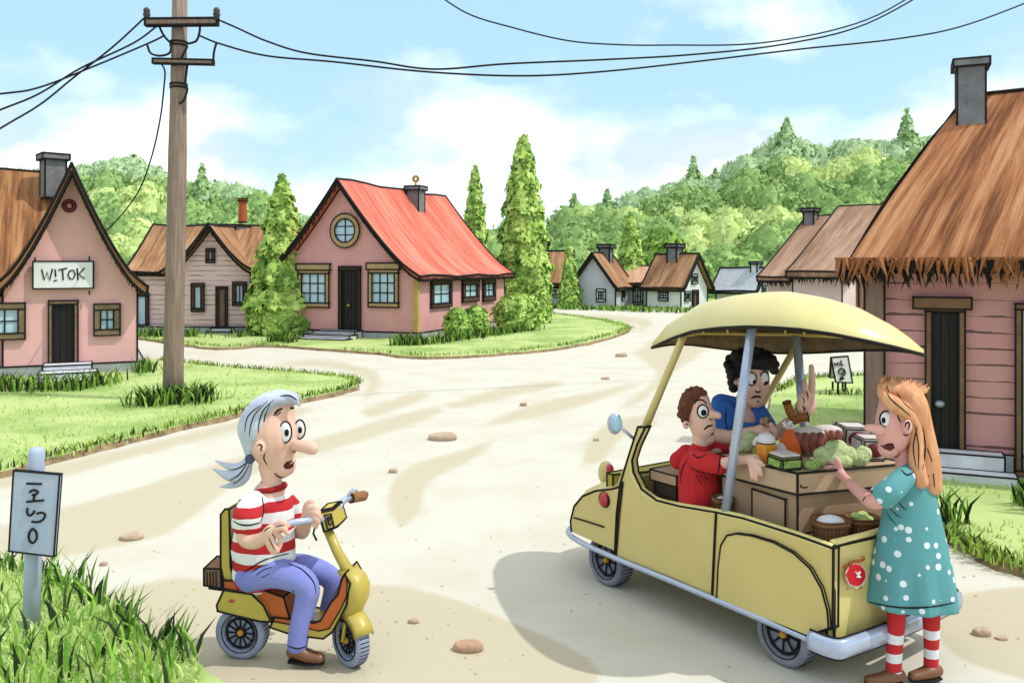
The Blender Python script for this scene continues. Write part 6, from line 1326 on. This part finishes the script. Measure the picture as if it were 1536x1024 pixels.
# ---------------------------------------------------------------- man in blue
D3 = 5.78
mn = thing('person', 'man in a blue shirt with black curly hair leaning over the groceries, one finger raised', 'person', vp(-.80, .64, .61))
q2 = [pxd(vp(*p)) + (r,) for p, r in (((-.82, .66, .70), 20), ((-1.0, .66, .70), 17), ((-1.2, .66, .68), 15), ((-1.24, .66, .5), 13), ((-1.22, .66, .36), 11))]
hx = D3 - .12
body = part('body', mn, [
    [(1129, 560, D3 - .05, 24), (1130, 580, D3 - .06, 24), (1133, 598, D3 - .07, 14)], [(1136, 575, D3 - .135, 4), (1137, 584, D3 - .155, 5)], [(1118, 598, D3, 14), (1113, 618, D3, 13), (1110, 630, D3, 16)],
    [(1108, 632, D3, 28), (1105, 680, D3, 32), (1104, 745, D3, 30)],
    [(1076, 622, D3 - .08, 12), (1076, 650, D3 - .16, 11.5), (1098, 656, D3 - .24, 11), (1125, 651, D3 - .3, 11), (1142, 647, D3 - .34, 10)], [(1142, 647, D3 - .34, 11), (1152, 647, D3 - .36, 11.5), (1156, 650, D3 - .36, 9)],
    [(1158, 641, D3 - .40, 4.2), (1163, 646, D3 - .40, 4), (1160, 651, D3 - .42, 3.6)], [(1158, 648, D3 - .41, 4.2), (1163, 653, D3 - .41, 4), (1159, 657, D3 - .43, 3.6)], [(1154, 654, D3 - .41, 4.2), (1160, 660, D3 - .41, 3.8), (1155, 662, D3 - .42, 3.4)], [(1148, 656, D3 - .40, 4), (1154, 663, D3 - .41, 3.6), (1150, 665, D3 - .42, 3.2)], [(1146, 640, D3 - .38, 4.4), (1152, 636, D3 - .40, 4), (1158, 637, D3 - .41, 3.4)],
    [(1142, 622, D3 - .02, 12), (1154, 648, D3 - .08, 10.5), (1162, 651, D3 - .10, 10), (1176, 639, D3 - .13, 9), (1190, 629, D3 - .16, 8)], [(1190, 629, D3 - .16, 8.5), (1203, 619, D3 - .17, 13), (1212, 606, D3 - .17, 13), (1213, 596, D3 - .17, 9)],
    [(1216, 594, D3 - .18, 6), (1218, 574, D3 - .18, 5.4), (1217, 550, D3 - .18, 4)], [(1211, 594, D3 - .20, 5.2), (1208, 582, D3 - .23, 4.6), (1207, 571, D3 - .22, 3.6)], [(1208, 600, D3 - .22, 5), (1201, 594, D3 - .27, 4.6), (1199, 604, D3 - .28, 4)], [(1208, 608, D3 - .23, 5), (1200, 604, D3 - .28, 4.4), (1200, 613, D3 - .29, 3.8)], [(1200, 616, D3 - .22, 5), (1196, 608, D3 - .26, 4.4), (1202, 602, D3 - .28, 3.6)],
    [(1104, 740, D3, 24)] + [tuple(q) for q in q2]],
    M_skin, .006, 3, blobs=[(1103, 569, D3 - .08, 6, 9, 4)], dr=.88)
tm = bvh(body)
eyes(mn, tm, [(1127.5, 568, 6.5, 9.5, 1130.5, 572, 3.0, 3.6), (1146.5, 567, 6.5, 9.5, 1148, 573.5, 3.0, 3.6)])
lines(mn, 'eyebrow', tm, [[1.9, (1121, 557), (1128, 559), (1135, 565)], [1.9, (1141, 563), (1147, 558), (1153, 559)]])
lines(mn, 'face_line', tm, [[1.9, (1127, 597), (1134, 594), (1142, 596)], [1.5, (1133, 585), (1137, 588), (1141, 585)], [1.1, (1135, 602), (1139, 602)], [1.1, (1101, 570), (1104, 566), (1105, 571)], [1.0, (1155, 645), (1158, 650), (1161, 652)], [1.0, (1152, 652), (1156, 656), (1159, 659)]])
lines(mn, 'finger_line', tm, [[1.0, (1203, 594), (1206, 600), (1205, 606)], [1.0, (1210, 586), (1212, 594), (1211, 600)], [1.0, (1203, 608), (1207, 613), (1205, 618)]])
M_bk = mat('black_curls', (30, 27, 30), .7, .3, 14, .6)
crl = [(1095, 556), (1092, 547), (1095, 538), (1103, 532), (1112, 528), (1122, 526), (1132, 526), (1142, 528), (1151, 532), (1158, 538), (1162, 546), (1161, 555), (1097, 565), (1098, 574), (1100, 582)]
part('hair', mn, [[(1104, 560, D3 - .01, 11, 1.8), (1112, 544, D3 - .03, 15, 1.8), (1132, 540, D3 - .04, 15, 2.0), (1150, 546, D3 - .04, 11, 1.9), (1157, 552, D3 - .04, 6, 1.6)], [(1112, 546, D3 - .1, 10, 1), (1130, 544, D3 - .13, 10, 1), (1148, 547, D3 - .12, 9, 1)]], M_bk, .007, 1, blobs=[(x, y, D3 - .04 + .04 * (i % 3 - 1), 7, 7, 12) for i, (x, y) in enumerate(crl)] + [(x + 3, y + 9, D3 - .10, 7, 7, 9) for x, y in crl[3:10]])
M_blue = mat('blue_cloth', (72, 134, 222), .85, .1, 3, .15, rgb2=(50, 104, 196))
sh = part('shirt', mn, [[(1112, 618, D3, 18), (1108, 634, D3, 34), (1106, 668, D3, 38), (1104, 745, D3, 34)], [(1088, 618, D3 - .05, 20), (1078, 636, D3 - .11, 19), (1078, 648, D3 - .14, 16)], [(1136, 618, D3 - .01, 15), (1150, 638, D3 - .06, 14)], [(1082, 606, D3 + .04, 16), (1108, 612, D3 + .02, 16)]], M_blue, .007, 3, dr=.8)
tq = bvh(sh)
lines(mn, 'shirt_seam', tq, [[1.3, (1060, 645), (1072, 655), (1092, 648)], [1.2, (1090, 612), (1088, 630), (1092, 646)], [1.4, (1098, 606), (1110, 618), (1120, 622), (1128, 612)]])
part('trousers', mn, [[(1104, 745, D3, 30)] + [(q[0], q[1], q[2], q[3] + 4) for q in q2]], mat('brown_trousers', (104, 84, 66), .85, .1, 4), .008, 3)
# things in the man's hands
M_tan3 = mat('handle_wood', (176, 116, 52), .5, .12, 9)
bm = BM(); tube(bm, [W(1180, 603, D3 - .26), W(1184, 615, D3 - .25), W(1190, 630, D3 - .24)], [.026, .028, .022], 12); ink(bm, .004, 50); tube(bm, [W(1188, 634, D3 - .24), W(1198, 627, D3 - .26), W(1212, 625, D3 - .27)], [.018, .026, .030], 12); ink(bm, .004, 50)
pe = obj('wooden_utensil', bm, [M_tan3, INK], base=W(1190, 634, D3 - .24)); fu = tag(pe, 'forked brown wooden utensil held in the man\'s raised hand', 'utensil')
p = W(1149, 633, D3 - .38); k = p.y / F; bm = BM(); ball(bm, p, 9 * k, 9 * k, 8 * k)
for v in bm.verts: v.co += (v.co - p) * .25 * noise.noise(v.co * 40)
tag(obj('nut', bm, [mat('nut', (190, 160, 116), .6, .3, 24, .3, rgb2=(90, 72, 54), thresh=(.45, .55))], base=p, smooth=True), 'round speckled nut on top of the man\'s closed fist', 'nut')
